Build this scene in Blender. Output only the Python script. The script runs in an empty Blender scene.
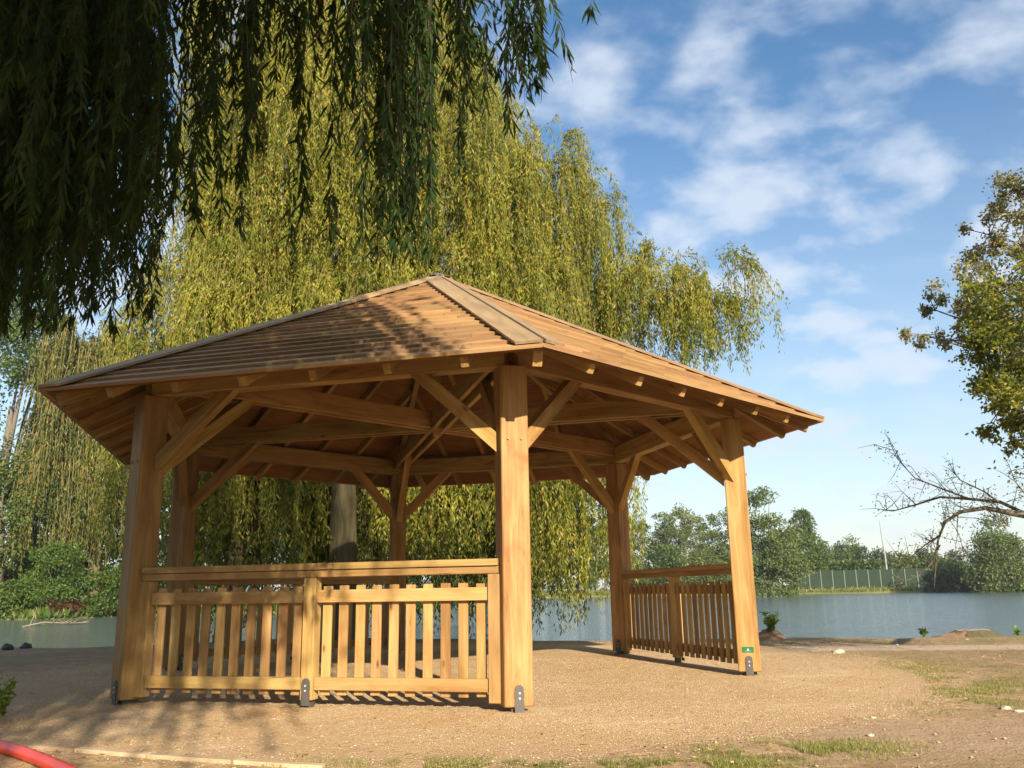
import bpy, math, random
import numpy as np
from mathutils import Vector, Matrix
from mathutils import noise as mnoise

# ------------------------------------------------------------------ camera, sky, sun, exposure
S = bpy.context.scene
COL = S.collection
CAM = (0.0389, -10.2248, 0.8416)
YAW, PITCH, ROLL, FPX = 0.0851790, 0.2352627, -0.0168605, 862.213
F = Vector((math.sin(YAW)*math.cos(PITCH), math.cos(YAW)*math.cos(PITCH), math.sin(PITCH)))
R0 = Vector((math.cos(YAW), -math.sin(YAW), 0)); U0 = R0.cross(F)
RX = R0*math.cos(ROLL) + U0*math.sin(ROLL); UX = U0*math.cos(ROLL) - R0*math.sin(ROLL)
cd = bpy.data.cameras.new("camera"); cam = bpy.data.objects.new("camera", cd); COL.objects.link(cam)
cam.matrix_world = Matrix(((RX.x, UX.x, -F.x, CAM[0]), (RX.y, UX.y, -F.y, CAM[1]), (RX.z, UX.z, -F.z, CAM[2]), (0, 0, 0, 1)))
cd.sensor_fit = 'HORIZONTAL'; cd.sensor_width = 36; cd.lens = 36*FPX/1024
cd.clip_start = 0.05; cd.clip_end = 3000
S.camera = cam
def ray(u, v): return F + RX*((u-512)/FPX) - UX*((v-384)/FPX)
def at(u, v, d):                       # point seen at (u,v), d metres away along the ground
    r = ray(u, v); k = d/math.hypot(r.x, r.y); return Vector(CAM) + r*k

SUN_EL = math.radians(23.5); SH = math.radians(166.5)      # heading of the sun, clockwise from +Y
sun_dir = Vector((math.sin(SH)*math.cos(SUN_EL), math.cos(SH)*math.cos(SUN_EL), math.sin(SUN_EL)))
W = bpy.data.worlds.new("World"); S.world = W; W.use_nodes = True
nt = W.node_tree; nt.nodes.clear()
def N(nt, t, **k):
    n = nt.nodes.new(t)
    for a, b in k.items():
        if a in n.inputs.keys(): n.inputs[a].default_value = b
        else: setattr(n, a, b)
    return n
def ramp(nt, stops, fac=None, interp='LINEAR'):
    r = nt.nodes.new('ShaderNodeValToRGB'); r.color_ramp.interpolation = interp
    e = r.color_ramp.elements
    while len(e) < len(stops): e.new(0.5)
    for i, (p_, c) in enumerate(stops):
        e[i].position = p_; e[i].color = (c, c, c, 1) if not hasattr(c, '__len__') else (*c, 1)
    if fac is not None: nt.links.new(fac, r.inputs[0])
    return r
sky = N(nt, 'ShaderNodeTexSky', sky_type='NISHITA'); sky.sun_disc = False
sky.sun_elevation = SUN_EL; sky.sun_rotation = SH
sky.air_density = 1.1; sky.dust_density = 0.6; sky.ozone_density = 1.5
bg = N(nt, 'ShaderNodeBackground', Strength=0.082); hsv = N(nt, 'ShaderNodeHueSaturation', Saturation=1.24, Value=1.0); nt.links.new(sky.outputs[0], hsv.inputs['Color']); nt.links.new(hsv.outputs[0], bg.inputs[0])
geo = N(nt, 'ShaderNodeTexCoord'); sep = N(nt, 'ShaderNodeSeparateXYZ'); nt.links.new(geo.outputs['Generated'], sep.inputs[0])
def M_(nt, op, a, b=None, c=None, clamp=False):
    n = nt.nodes.new('ShaderNodeMath'); n.operation = op; n.use_clamp = clamp
    for i, v in enumerate((a, b, c)):
        if v is None: continue
        if isinstance(v, (int, float)): n.inputs[i].default_value = v
        else: nt.links.new(v, n.inputs[i])
    return n.outputs[0]
zz = M_(nt, 'ADD', M_(nt, 'MAXIMUM', sep.outputs[2], 0.0), 0.40)
comb = N(nt, 'ShaderNodeCombineXYZ')
nt.links.new(M_(nt, 'DIVIDE', sep.outputs[0], zz), comb.inputs[0]); nt.links.new(M_(nt, 'DIVIDE', sep.outputs[1], zz), comb.inputs[1])
mp = N(nt, 'ShaderNodeMapping'); nt.links.new(comb.outputs[0], mp.inputs[0])
mp.inputs['Rotation'].default_value = (0, 0, math.radians(35)); mp.inputs['Scale'].default_value = (1.0, 1.25, 1); mp.inputs['Location'].default_value = (3.1, 1.7, 0)
n1 = N(nt, 'ShaderNodeTexNoise', Scale=9.5, Detail=5.0, Roughness=0.5, Distortion=0.15); nt.links.new(mp.outputs[0], n1.inputs['Vector'])
n2 = N(nt, 'ShaderNodeTexNoise', Scale=3.6, Detail=2.0); nt.links.new(mp.outputs[0], n2.inputs['Vector'])
cl = M_(nt, 'ADD', M_(nt, 'MULTIPLY', n1.outputs[0], 0.5), M_(nt, 'MULTIPLY', n2.outputs[0], 0.5))
cr = ramp(nt, [(0.42, 0.0), (0.62, 0.85)], cl, 'EASE')
hz = ramp(nt, [(0.0, 0.9), (0.16, 0.55), (0.5, 0.0)], sep.outputs[2])
cov = M_(nt, 'MAXIMUM', cr.outputs[0], M_(nt, 'MULTIPLY', hz.outputs[0], M_(nt, 'ADD', n1.outputs[0], 0.35), clamp=True))
cov = M_(nt, 'MULTIPLY', cov, 0.9, clamp=True)
bg2 = N(nt, 'ShaderNodeBackground', Color=(0.80, 0.88, 1.0, 1), Strength=0.46)
mx = N(nt, 'ShaderNodeMixShader'); nt.links.new(cov, mx.inputs[0]); nt.links.new(bg.outputs[0], mx.inputs[1]); nt.links.new(bg2.outputs[0], mx.inputs[2])
wo = N(nt, 'ShaderNodeOutputWorld'); nt.links.new(mx.outputs[0], wo.inputs[0])

ld = bpy.data.lights.new("sun", 'SUN'); ld.energy = 5.0; ld.angle = math.radians(0.6); ld.color = (1.0, 0.86, 0.66)
sun = bpy.data.objects.new("sun", ld); COL.objects.link(sun); sun.rotation_euler = sun_dir.to_track_quat('Z', 'Y').to_euler()
sun.location = (5, -20, 20)
S.view_settings.view_transform = 'Standard'; S.view_settings.look = 'None'
S.view_settings.exposure = 1.15; S.view_settings.gamma = 1.0; S.view_settings.use_curve_mapping = False

random.seed(7); RNG = np.random.default_rng(11)
PI = math.pi

# ------------------------------------------------------------------ materials
def newmat(name):
    m = bpy.data.materials.new(name); m.use_nodes = True; t = m.node_tree; t.nodes.clear()
    return m, t
def finish(t, bsdf):
    o = t.nodes.new('ShaderNodeOutputMaterial'); t.links.new(bsdf, o.inputs[0])
def mixc(t, fac, a, b, mode='MIX'):
    n = t.nodes.new('ShaderNodeMix'); n.data_type = 'RGBA'; n.blend_type = mode
    for i, v in ((0, fac), (6, a), (7, b)):
        if isinstance(v, (int, float)): n.inputs[i].default_value = v
        elif isinstance(v, tuple): n.inputs[i].default_value = (*v, 1)
        else: t.links.new(v, n.inputs[i])
    return n.outputs[2]
def noise(t, vec, scale, detail=3, rough=0.55, dist=0.0, dims='3D'):
    n = t.nodes.new('ShaderNodeTexNoise'); n.inputs['Scale'].default_value = scale
    n.inputs['Detail'].default_value = detail; n.inputs['Roughness'].default_value = rough; n.inputs['Distortion'].default_value = dist
    if vec is not None: t.links.new(vec, n.inputs['Vector'])
    return n.outputs[0]
def mapping(t, src, scale=(1, 1, 1), loc=None):
    m = t.nodes.new('ShaderNodeMapping'); m.inputs['Scale'].default_value = scale
    if loc is not None: t.links.new(loc, m.inputs['Location'])
    t.links.new(src, m.inputs[0]); return m.outputs[0]

def wood(name, c1, c2, c3, rough=0.62, per_board=False, grey=0.0, knots=True):
    m, t = newmat(name)
    tc = t.nodes.new('ShaderNodeTexCoord'); oi = t.nodes.new('ShaderNodeObjectInfo'); g = t.nodes.new('ShaderNodeNewGeometry')
    rnd = g.outputs['Random Per Island'] if per_board else oi.outputs['Random']
    off = t.nodes.new('ShaderNodeCombineXYZ')
    t.links.new(M_(t, 'MULTIPLY', rnd, 37.0), off.inputs[0]); t.links.new(M_(t, 'MULTIPLY', rnd, 91.0), off.inputs[1]); t.links.new(M_(t, 'MULTIPLY', rnd, 13.0), off.inputs[2])
    v = mapping(t, tc.outputs['Object'], (1, 1, 1), off.outputs[0])
    v1 = mapping(t, v, (0.9, 11, 11)); v2 = mapping(t, v, (2.2, 60, 60))
    a = noise(t, v1, 1.0, 4, 0.6, 1.6); b = noise(t, v2, 1.0, 3, 0.6, 0.4)
    broad = noise(t, mapping(t, v, (1.1, 5, 5)), 1.0, 2)
    r1 = ramp(t, [(0.30, c1), (0.52, c2), (0.74, c3)], a)
    col = mixc(t, M_(t, 'MULTIPLY', b, 0.30), r1.outputs[0], tuple(x*0.62 for x in c1))
    col = mixc(t, ramp(t, [(0.40, 0.0), (0.75, 0.45)], broad).outputs[0], col, tuple(min(1, x*1.12) for x in c3))
    if grey > 0: col = mixc(t, ramp(t, [(0.35, grey), (0.75, grey*0.35)], broad).outputs[0], col, (0.20, 0.155, 0.115))
    if knots:
        vo = t.nodes.new('ShaderNodeTexVoronoi'); vo.inputs['Scale'].default_value = 1.0
        t.links.new(mapping(t, v, (2.6, 7, 7)), vo.inputs['Vector'])
        gate = t.nodes.new('ShaderNodeSeparateColor'); t.links.new(vo.outputs['Color'], gate.inputs[0]); kn = ramp(t, [(0.05, 0.9), (0.12, 0.0)], vo.outputs['Distance'])
        col = mixc(t, M_(t, 'MULTIPLY', kn.outputs[0], M_(t, 'GREATER_THAN', gate.outputs[0], 0.55)), col, (0.12, 0.05, 0.02))
    # drying cracks and rust coloured stains
    ck = noise(t, mapping(t, v, (1.3, 34, 34)), 1.0, 2, 0.5, 2.2)
    col = mixc(t, ramp(t, [(0.70, 0.0), (0.76, 0.7)], ck).outputs[0], col, tuple(x*0.25 for x in c1))
    sn = noise(t, mapping(t, v, (1.6, 3, 3)), 1.0, 4, 0.6, 0.8)
    col = mixc(t, ramp(t, [(0.56, 0.0), (0.72, 0.55)], sn).outputs[0], col, (c1[0]*0.95, c1[1]*0.72, c1[2]*0.6))
    # each board a little lighter or darker
    hs = t.nodes.new('ShaderNodeHueSaturation'); t.links.new(col, hs.inputs['Color'])
    t.links.new(M_(t, 'ADD', M_(t, 'MULTIPLY', rnd, 0.44), 0.80), hs.inputs['Value'])
    t.links.new(M_(t, 'ADD', M_(t, 'MULTIPLY', M_(t, 'FRACT', M_(t, 'MULTIPLY', rnd, 7.3)), 0.018), 0.491), hs.inputs['Hue'])
    bs = t.nodes.new('ShaderNodeBsdfPrincipled'); t.links.new(hs.outputs[0], bs.inputs['Base Color'])
    bs.inputs['Roughness'].default_value = rough; bs.inputs['Specular IOR Level'].default_value = 0.25
    bp = t.nodes.new('ShaderNodeBump'); bp.inputs['Strength'].default_value = 0.35; bp.inputs['Distance'].default_value = 0.004
    t.links.new(M_(t, 'ADD', a, M_(t, 'MULTIPLY', b, 0.7)), bp.inputs['Height']); t.links.new(bp.outputs[0], bs.inputs['Normal'])
    finish(t, bs.outputs[0]); return m
M_OAK = wood('oak_timber', (0.20, 0.100, 0.028), (0.32, 0.190, 0.062), (0.43, 0.290, 0.115))
M_RAIL = wood('railing_timber', (0.25, 0.138, 0.045), (0.34, 0.208, 0.076), (0.43, 0.295, 0.125))
M_ROOF = wood('cedar_boards', (0.27, 0.145, 0.06), (0.36, 0.215, 0.095), (0.44, 0.29, 0.145), per_board=True, grey=0.25, knots=False)
M_HIP = wood('weathered_hip_board', (0.27, 0.170, 0.085), (0.37, 0.25, 0.135), (0.46, 0.33, 0.20), grey=0.25, knots=False)
M_DECK = wood('shade_darkened_deck_boards', (0.15, 0.060, 0.018), (0.21, 0.090, 0.027), (0.27, 0.130, 0.043), knots=False)  # shade of the roof underside put into the colour, darker than other timber
M_EDGE = wood('edging_timber', (0.38, 0.26, 0.15), (0.50, 0.37, 0.24), (0.62, 0.49, 0.34), grey=0.3)

def plain(name, c, rough=0.5, metal=0.0, var=0.25, scale=12.0, bump=0.0):
    m, t = newmat(name); tc = t.nodes.new('ShaderNodeTexCoord')
    nz = noise(t, tc.outputs['Object'], scale, 4)
    col = mixc(t, nz, tuple(x*(1-var) for x in c), tuple(min(1, x*(1+var)) for x in c))
    bs = t.nodes.new('ShaderNodeBsdfPrincipled'); t.links.new(col, bs.inputs['Base Color'])
    bs.inputs['Roughness'].default_value = rough; bs.inputs['Metallic'].default_value = metal
    if bump:
        bp = t.nodes.new('ShaderNodeBump'); bp.inputs['Strength'].default_value = 0.6; bp.inputs['Distance'].default_value = bump
        t.links.new(nz, bp.inputs['Height']); t.links.new(bp.outputs[0], bs.inputs['Normal'])
    finish(t, bs.outputs[0]); return m
M_STEEL = plain('galvanised_steel', (0.085, 0.08, 0.075), 0.6, 0.3)
M_BOLT = plain('zinc_bolt', (0.5, 0.5, 0.48), 0.4, 0.3)
M_LEAD = plain('lead_sheet', (0.22, 0.24, 0.26), 0.5, 0.3)
M_GREEN = plain('green_enamel', (0.02, 0.13, 0.06), 0.35, 0, 0.1)
M_PALE = plain('pale_print', (0.30, 0.55, 0.40), 0.5, 0, 0.1)
M_RED = plain('red_plastic', (0.55, 0.045, 0.02), 0.4, 0, 0.2, 5)
M_STONE = plain('pale_stone', (0.40, 0.35, 0.28), 0.85, 0, 0.25, 9, 0.02)
M_LOOSE = plain('loose_pebbles', (0.34, 0.26, 0.18), 0.9, 0, 0.5, 3)
M_DSTONE = plain('dark_stone', (0.05, 0.045, 0.04), 0.8, 0, 0.3, 9, 0.02)
M_MUD = plain('earth', (0.24, 0.14, 0.075), 0.95, 0, 0.5, 6, 0.05)
M_CUT = plain('sawn_stump', (0.36, 0.25, 0.15), 0.8, 0, 0.3, 9)
M_FENCE = plain('green_mesh', (0.010, 0.030, 0.012), 0.8, 0, 0.35, 0.5)
M_FPOST = plain('fence_post_paint', (0.13, 0.17, 0.12), 0.6, 0, 0.1)
M_MAST = plain('mast_paint', (0.27, 0.29, 0.31), 0.5, 0, 0.05)
M_BEIGE = plain('dry_driftwood', (0.24, 0.19, 0.13), 0.8, 0, 0.3, 9)

def bark(name, c, scale=(9, 9, 1.6)):
    m, t = newmat(name); tc = t.nodes.new('ShaderNodeTexCoord')
    v = mapping(t, tc.outputs['Object'], scale)
    a = noise(t, v, 1.0, 6, 0.65, 1.2); b = noise(t, tc.outputs['Object'], 0.8, 2)
    col = ramp(t, [(0.3, tuple(x*0.35 for x in c)), (0.5, c), (0.75, tuple(min(1, x*1.5) for x in c))], a).outputs[0]
    col = mixc(t, M_(t, 'MULTIPLY', b, 0.3), col, (0.10, 0.12, 0.05))
    bs = t.nodes.new('ShaderNodeBsdfPrincipled'); t.links.new(col, bs.inputs['Base Color']); bs.inputs['Roughness'].default_value = 0.9
    bp = t.nodes.new('ShaderNodeBump'); bp.inputs['Strength'].default_value = 1.0; bp.inputs['Distance'].default_value = 0.03
    t.links.new(a, bp.inputs['Height']); t.links.new(bp.outputs[0], bs.inputs['Normal'])
    finish(t, bs.outputs[0]); return m
M_BARK = bark('willow_bark', (0.095, 0.072, 0.036), (13, 13, 1.3)); M_BARK2 = bark('grey_bark', (0.14, 0.12, 0.10))
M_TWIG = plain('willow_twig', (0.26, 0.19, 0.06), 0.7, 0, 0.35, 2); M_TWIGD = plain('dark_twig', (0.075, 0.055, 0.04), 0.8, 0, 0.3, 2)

def leafmat(name, cols, trans=0.35, rough=0.5, pscale=0.5, spec=0.3):
    """cols: dark, mid, light, accent(yellowed)"""
    m, t = newmat(name); tc = t.nodes.new('ShaderNodeTexCoord'); g = t.nodes.new('ShaderNodeNewGeometry')
    big = noise(t, g.outputs['Position'], pscale, 3, 0.6)
    f = M_(t, 'ADD', M_(t, 'MULTIPLY', big, 0.75), M_(t, 'MULTIPLY', g.outputs['Random Per Island'], 0.25))
    col = ramp(t, [(0.33, cols[0]), (0.5, cols[1]), (0.66, cols[2])], f).outputs[0]
    acc = ramp(t, [(0.80, 0.0), (0.93, 0.8)], g.outputs['Random Per Island']).outputs[0]
    col = mixc(t, acc, col, cols[3])
    bs = t.nodes.new('ShaderNodeBsdfPrincipled'); t.links.new(col, bs.inputs['Base Color'])
    bs.inputs['Roughness'].default_value = rough; bs.inputs['Specular IOR Level'].default_value = spec
    tr = t.nodes.new('ShaderNodeBsdfTranslucent')
    t.links.new(mixc(t, 0.35, col, (0.5, 0.55, 0.05), 'MIX'), tr.inputs[0])
    mxs = t.nodes.new('ShaderNodeMixShader'); mxs.inputs[0].default_value = trans
    t.links.new(bs.outputs[0], mxs.inputs[1]); t.links.new(tr.outputs[0], mxs.inputs[2])
    finish(t, mxs.outputs[0]); return m
L_WILLOW = leafmat('willow_leaves', ((0.070, 0.110, 0.014), (0.175, 0.20, 0.022), (0.33, 0.325, 0.040), (0.40, 0.28, 0.05)), 0.4, pscale=0.9)
L_WILLN = leafmat('near_willow_shaded_leaves', ((0.010, 0.026, 0.006), (0.017, 0.040, 0.009), (0.030, 0.060, 0.014), (0.05, 0.06, 0.016)), 0.15, rough=0.75, pscale=0.8, spec=0.12)  # leaf colour kept very dark to stand in for the canopy's shade
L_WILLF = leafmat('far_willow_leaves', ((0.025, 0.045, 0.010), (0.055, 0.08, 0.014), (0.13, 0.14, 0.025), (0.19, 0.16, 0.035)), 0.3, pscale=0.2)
L_SILVER = leafmat('silver_leaves', ((0.055, 0.085, 0.022), (0.085, 0.125, 0.035), (0.14, 0.175, 0.06), (0.17, 0.18, 0.10)), 0.25, 0.8, pscale=0.25, spec=0.1)
L_GREEN = leafmat('mid_green_leaves', ((0.028, 0.055, 0.012), (0.055, 0.10, 0.018), (0.10, 0.15, 0.028), (0.14, 0.15, 0.04)), 0.25, pscale=0.25)
L_DARK = leafmat('dark_green_leaves', ((0.018, 0.032, 0.012), (0.03, 0.055, 0.016), (0.05, 0.08, 0.022), (0.07, 0.09, 0.03)), 0.2, pscale=0.25)
L_OLIVE = leafmat('olive_leaves', ((0.05, 0.075, 0.02), (0.09, 0.125, 0.03), (0.15, 0.18, 0.045), (0.20, 0.19, 0.05)), 0.25, pscale=0.2)
L_YELLOW = leafmat('yellowing_leaves', ((0.06, 0.085, 0.018), (0.12, 0.15, 0.025), (0.24, 0.24, 0.035), (0.40, 0.32, 0.04)), 0.4, pscale=1.6)
L_PALE = leafmat('pale_small_leaves', ((0.13, 0.135, 0.075), (0.22, 0.21, 0.13), (0.32, 0.29, 0.19), (0.40, 0.32, 0.18)), 0.4, pscale=1.0)
L_BRIGHT = leafmat('bright_green_leaves', ((0.03, 0.065, 0.012), (0.055, 0.11, 0.018), (0.10, 0.16, 0.028), (0.15, 0.18, 0.035)), 0.35, pscale=0.5)
L_WEED = leafmat('weed_leaves', ((0.07, 0.14, 0.02), (0.13, 0.24, 0.035), (0.20, 0.32, 0.05), (0.26, 0.32, 0.06)), 0.4, pscale=3.0)
L_RUST = leafmat('rust_leaves', ((0.05, 0.022, 0.012), (0.09, 0.032, 0.018), (0.13, 0.06, 0.025), (0.07, 0.07, 0.02)), 0.25, pscale=0.6)
L_GRASS = leafmat('grass_blades', ((0.09, 0.11, 0.025), (0.14, 0.17, 0.03), (0.22, 0.22, 0.06), (0.34, 0.27, 0.11)), 0.25, pscale=1.2)
L_LITTER = leafmat('leaf_litter', ((0.26, 0.15, 0.05), (0.36, 0.24, 0.08), (0.48, 0.36, 0.12), (0.60, 0.50, 0.30)), 0.1, pscale=2.0)

def ground_mat():
    m, t = newmat('bare_earth_and_grass'); g = t.nodes.new('ShaderNodeNewGeometry'); P = g.outputs['Position']
    sp = t.nodes.new('ShaderNodeSeparateXYZ'); t.links.new(P, sp.inputs[0])
    nb = noise(t, P, 0.7, 4, 0.6, 0.3); nm = noise(t, P, 4.5, 4, 0.65); nf = noise(t, P, 55, 3, 0.7)
    soil = ramp(t, [(0.3, (0.25, 0.155, 0.085)), (0.55, (0.40, 0.275, 0.16)), (0.75, (0.50, 0.37, 0.235))], nm).outputs[0]
    vo = t.nodes.new('ShaderNodeTexVoronoi'); vo.inputs['Scale'].default_value = 26; t.links.new(P, vo.inputs['Vector'])
    st = ramp(t, [(0.10, 1.0), (0.26, 0.0)], vo.outputs['Distance']).outputs[0]
    sv = t.nodes.new('ShaderNodeSeparateColor'); t.links.new(vo.outputs['Color'], sv.inputs[0])
    st = M_(t, 'MULTIPLY', st, ramp(t, [(0.55, 0.0), (0.62, 0.8)], sv.outputs[0]).outputs[0])
    soil = mixc(t, st, soil, mixc(t, sv.outputs[1], (0.24, 0.16, 0.10), (0.66, 0.56, 0.42)))
    soil = mixc(t, M_(t, 'MULTIPLY', nf, 0.5), soil, (0.17, 0.10, 0.055))
    grass = ramp(t, [(0.35, (0.085, 0.10, 0.028)), (0.65, (0.20, 0.20, 0.065))], nf).outputs[0]
    gm = ramp(t, [(0.46, 0.0), (0.60, 0.7)], M_(t, 'ADD', M_(t, 'MULTIPLY', nb, 0.75), M_(t, 'MULTIPLY', nm, 0.25))).outputs[0]
    gm = M_(t, 'MULTIPLY', gm, ramp(t, [(0.30, 0.2), (0.6, 1.0)], nf).outputs[0])
    col = mixc(t, gm, soil, grass)
    # gravel kicked out of the pad
    cb = t.nodes.new('ShaderNodeCombineXYZ'); t.links.new(sp.outputs[0], cb.inputs[0]); t.links.new(sp.outputs[1], cb.inputs[1])
    ln = t.nodes.new('ShaderNodeVectorMath'); ln.operation = 'LENGTH'; t.links.new(cb.outputs[0], ln.inputs[0])
    fr = noise(t, P, 11, 4, 0.7)
    kk = M_(t, 'ADD', M_(t, 'MULTIPLY', ln.outputs['Value'], 0.1), M_(t, 'MULTIPLY', M_(t, 'SUBTRACT', fr, 0.5), 0.34))
    col = mixc(t, ramp(t, [(0.50, 0.8), (0.60, 0.0)], kk).outputs[0], col, mixc(t, sv.outputs[1], (0.36, 0.215, 0.10), (0.58, 0.42, 0.24)))
    # well trodden track that runs along the bank
    d = M_(t, 'ADD', sp.outputs[1], M_(t, 'MULTIPLY', sp.outputs[0], 0.20))
    d = M_(t, 'ADD', d, M_(t, 'MULTIPLY', nm, 0.5))
    pm = M_(t, 'SUBTRACT', 1.0, M_(t, 'MULTIPLY', M_(t, 'ABSOLUTE', M_(t, 'SUBTRACT', d, 3.75)), 1.6), clamp=True)
    pm = M_(t, 'MULTIPLY', ramp(t, [(0.05, 0.0), (0.35, 0.85)], pm).outputs[0], M_(t, 'GREATER_THAN', sp.outputs[0], 3.2))
    col = mixc(t, pm, col, mixc(t, nf, (0.42, 0.32, 0.23), (0.52, 0.42, 0.31)))
    # smooth bare earth in the right foreground
    bx = M_(t, 'SUBTRACT', sp.outputs[0], 3.3); by = M_(t, 'SUBTRACT', sp.outputs[1], -5.0)
    bd = M_(t, 'SQRT', M_(t, 'ADD', M_(t, 'MULTIPLY', bx, M_(t, 'MULTIPLY', bx, 0.35)), M_(t, 'MULTIPLY', M_(t, 'MULTIPLY', by, by), 1.2)))
    bm = ramp(t, [(0.5, 1.0), (0.95, 0.0)], M_(t, 'ADD', bd, M_(t, 'MULTIPLY', M_(t, 'SUBTRACT', nm, 0.5), 0.9))).outputs[0]
    col = mixc(t, M_(t, 'MULTIPLY', bm, 0.85), col, mixc(t, nm, (0.33, 0.22, 0.135), (0.43, 0.30, 0.195)))
    # far off the ground is grassed
    far = ramp(t, [(0.0, 0.0), (1.0, 1.0)], M_(t, 'MULTIPLY', M_(t, 'SUBTRACT', sp.outputs[1], 25.0), 0.1, clamp=True)).outputs[0]
    col = mixc(t, far, col, mixc(t, noise(t, P, 0.15, 3), (0.10, 0.12, 0.03), (0.30, 0.28, 0.10)))
    bs = t.nodes.new('ShaderNodeBsdfPrincipled'); t.links.new(col, bs.inputs['Base Color']); bs.inputs['Roughness'].default_value = 0.95
    bs.inputs['Specular IOR Level'].default_value = 0.15
    bp = t.nodes.new('ShaderNodeBump'); bp.inputs['Strength'].default_value = 0.9; bp.inputs['Distance'].default_value = 0.03
    hh = M_(t, 'ADD', M_(t, 'MULTIPLY', nm, 1.0), M_(t, 'ADD', M_(t, 'MULTIPLY', nf, 0.5), M_(t, 'MULTIPLY', st, 0.4)))
    t.links.new(hh, bp.inputs['Height']); t.links.new(bp.outputs[0], bs.inputs['Normal'])
    finish(t, bs.outputs[0]); return m
def gravel_mat():
    m, t = newmat('golden_gravel'); g = t.nodes.new('ShaderNodeNewGeometry'); P = g.outputs['Position']
    nb = noise(t, P, 0.9, 4, 0.6, 0.5); nm = noise(t, P, 7, 4, 0.65); nf = noise(t, P, 90, 2, 0.7)
    vo = t.nodes.new('ShaderNodeTexVoronoi'); vo.inputs['Scale'].default_value = 75; t.links.new(P, vo.inputs['Vector'])
    sv = t.nodes.new('ShaderNodeSeparateColor'); t.links.new(vo.outputs['Color'], sv.inputs[0])
    base = ramp(t, [(0.0, (0.44, 0.28, 0.13)), (0.4, (0.58, 0.43, 0.245)), (0.8, (0.68, 0.54, 0.345)), (1.0, (0.78, 0.70, 0.54))], sv.outputs[0]).outputs[0]
    gap = ramp(t, [(0.30, 0.0), (0.65, 0.7)], vo.outputs['Distance']).outputs[0]
    col = mixc(t, gap, base, (0.36, 0.22, 0.10))
    col = mixc(t, ramp(t, [(0.48, 0.0), (0.68, 0.5)], nb).outputs[0], col, (0.46, 0.27, 0.12))
    col = mixc(t, ramp(t, [(0.25, 0.45), (0.45, 0.0)], nb).outputs[0], col, (0.78, 0.66, 0.46))
    col = mixc(t, M_(t, 'MULTIPLY', nm, 0.25), col, (0.40, 0.25, 0.12))
    ln = t.nodes.new('ShaderNodeVectorMath'); ln.operation = 'LENGTH'; t.links.new(P, ln.inputs[0])
    rr = M_(t, 'ADD', ln.outputs['Value'], M_(t, 'MULTIPLY', M_(t, 'SUBTRACT', nb, 0.5), 3.0))
    rr = M_(t, 'MULTIPLY', rr, 0.1)
    col = mixc(t, ramp(t, [(0.34, 0.0), (0.49, 0.5)], rr).outputs[0], col, mixc(t, sv.outputs[1], (0.32, 0.195, 0.09), (0.50, 0.35, 0.19)))
    fr = noise(t, P, 14, 4, 0.7)
    ed = M_(t, 'ADD', M_(t, 'MULTIPLY', ln.outputs['Value'], 0.1), M_(t, 'MULTIPLY', M_(t, 'SUBTRACT', fr, 0.5), 0.16))
    col = mixc(t, ramp(t, [(0.47, 0.0), (0.54, 0.9)], ed).outputs[0], col, mixc(t, nm, (0.30, 0.19, 0.10), (0.43, 0.30, 0.18)))
    bs = t.nodes.new('ShaderNodeBsdfPrincipled'); t.links.new(col, bs.inputs['Base Color']); bs.inputs['Roughness'].default_value = 0.9
    bs.inputs['Specular IOR Level'].default_value = 0.2
    bp = t.nodes.new('ShaderNodeBump'); bp.inputs['Strength'].default_value = 1.0; bp.inputs['Distance'].default_value = 0.012
    hh = M_(t, 'ADD', M_(t, 'MULTIPLY', M_(t, 'SUBTRACT', 1.0, vo.outputs['Distance']), 0.6), M_(t, 'ADD', M_(t, 'MULTIPLY', nf, 0.3), M_(t, 'MULTIPLY', nm, 1.4)))
    t.links.new(hh, bp.inputs['Height']); t.links.new(bp.outputs[0], bs.inputs['Normal'])
    finish(t, bs.outputs[0]); return m
def water_mat():
    m, t = newmat('lake_water'); g = t.nodes.new('ShaderNodeNewGeometry')
    v = mapping(t, g.outputs['Position'], (1.0, 2.2, 1))
    a = noise(t, v, 1.6, 4, 0.6, 0.4); b = noise(t, v, 0.25, 2)
    bs = t.nodes.new('ShaderNodeBsdfPrincipled'); bs.inputs['Base Color'].default_value = (0.085, 0.115, 0.125, 1)
    bs.inputs['Roughness'].default_value = 0.10; bs.inputs['IOR'].default_value = 1.33
    bp = t.nodes.new('ShaderNodeBump'); bp.inputs['Strength'].default_value = 1.0; bp.inputs['Distance'].default_value = 0.085
    t.links.new(M_(t, 'ADD', M_(t, 'MULTIPLY', a, M_(t, 'ADD', b, 0.4)), 0.0), bp.inputs['Height']); t.links.new(bp.outputs[0], bs.inputs['Normal'])
    finish(t, bs.outputs[0]); return m
M_GROUND, M_GRAVEL, M_WATER = ground_mat(), gravel_mat(), water_mat()

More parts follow.
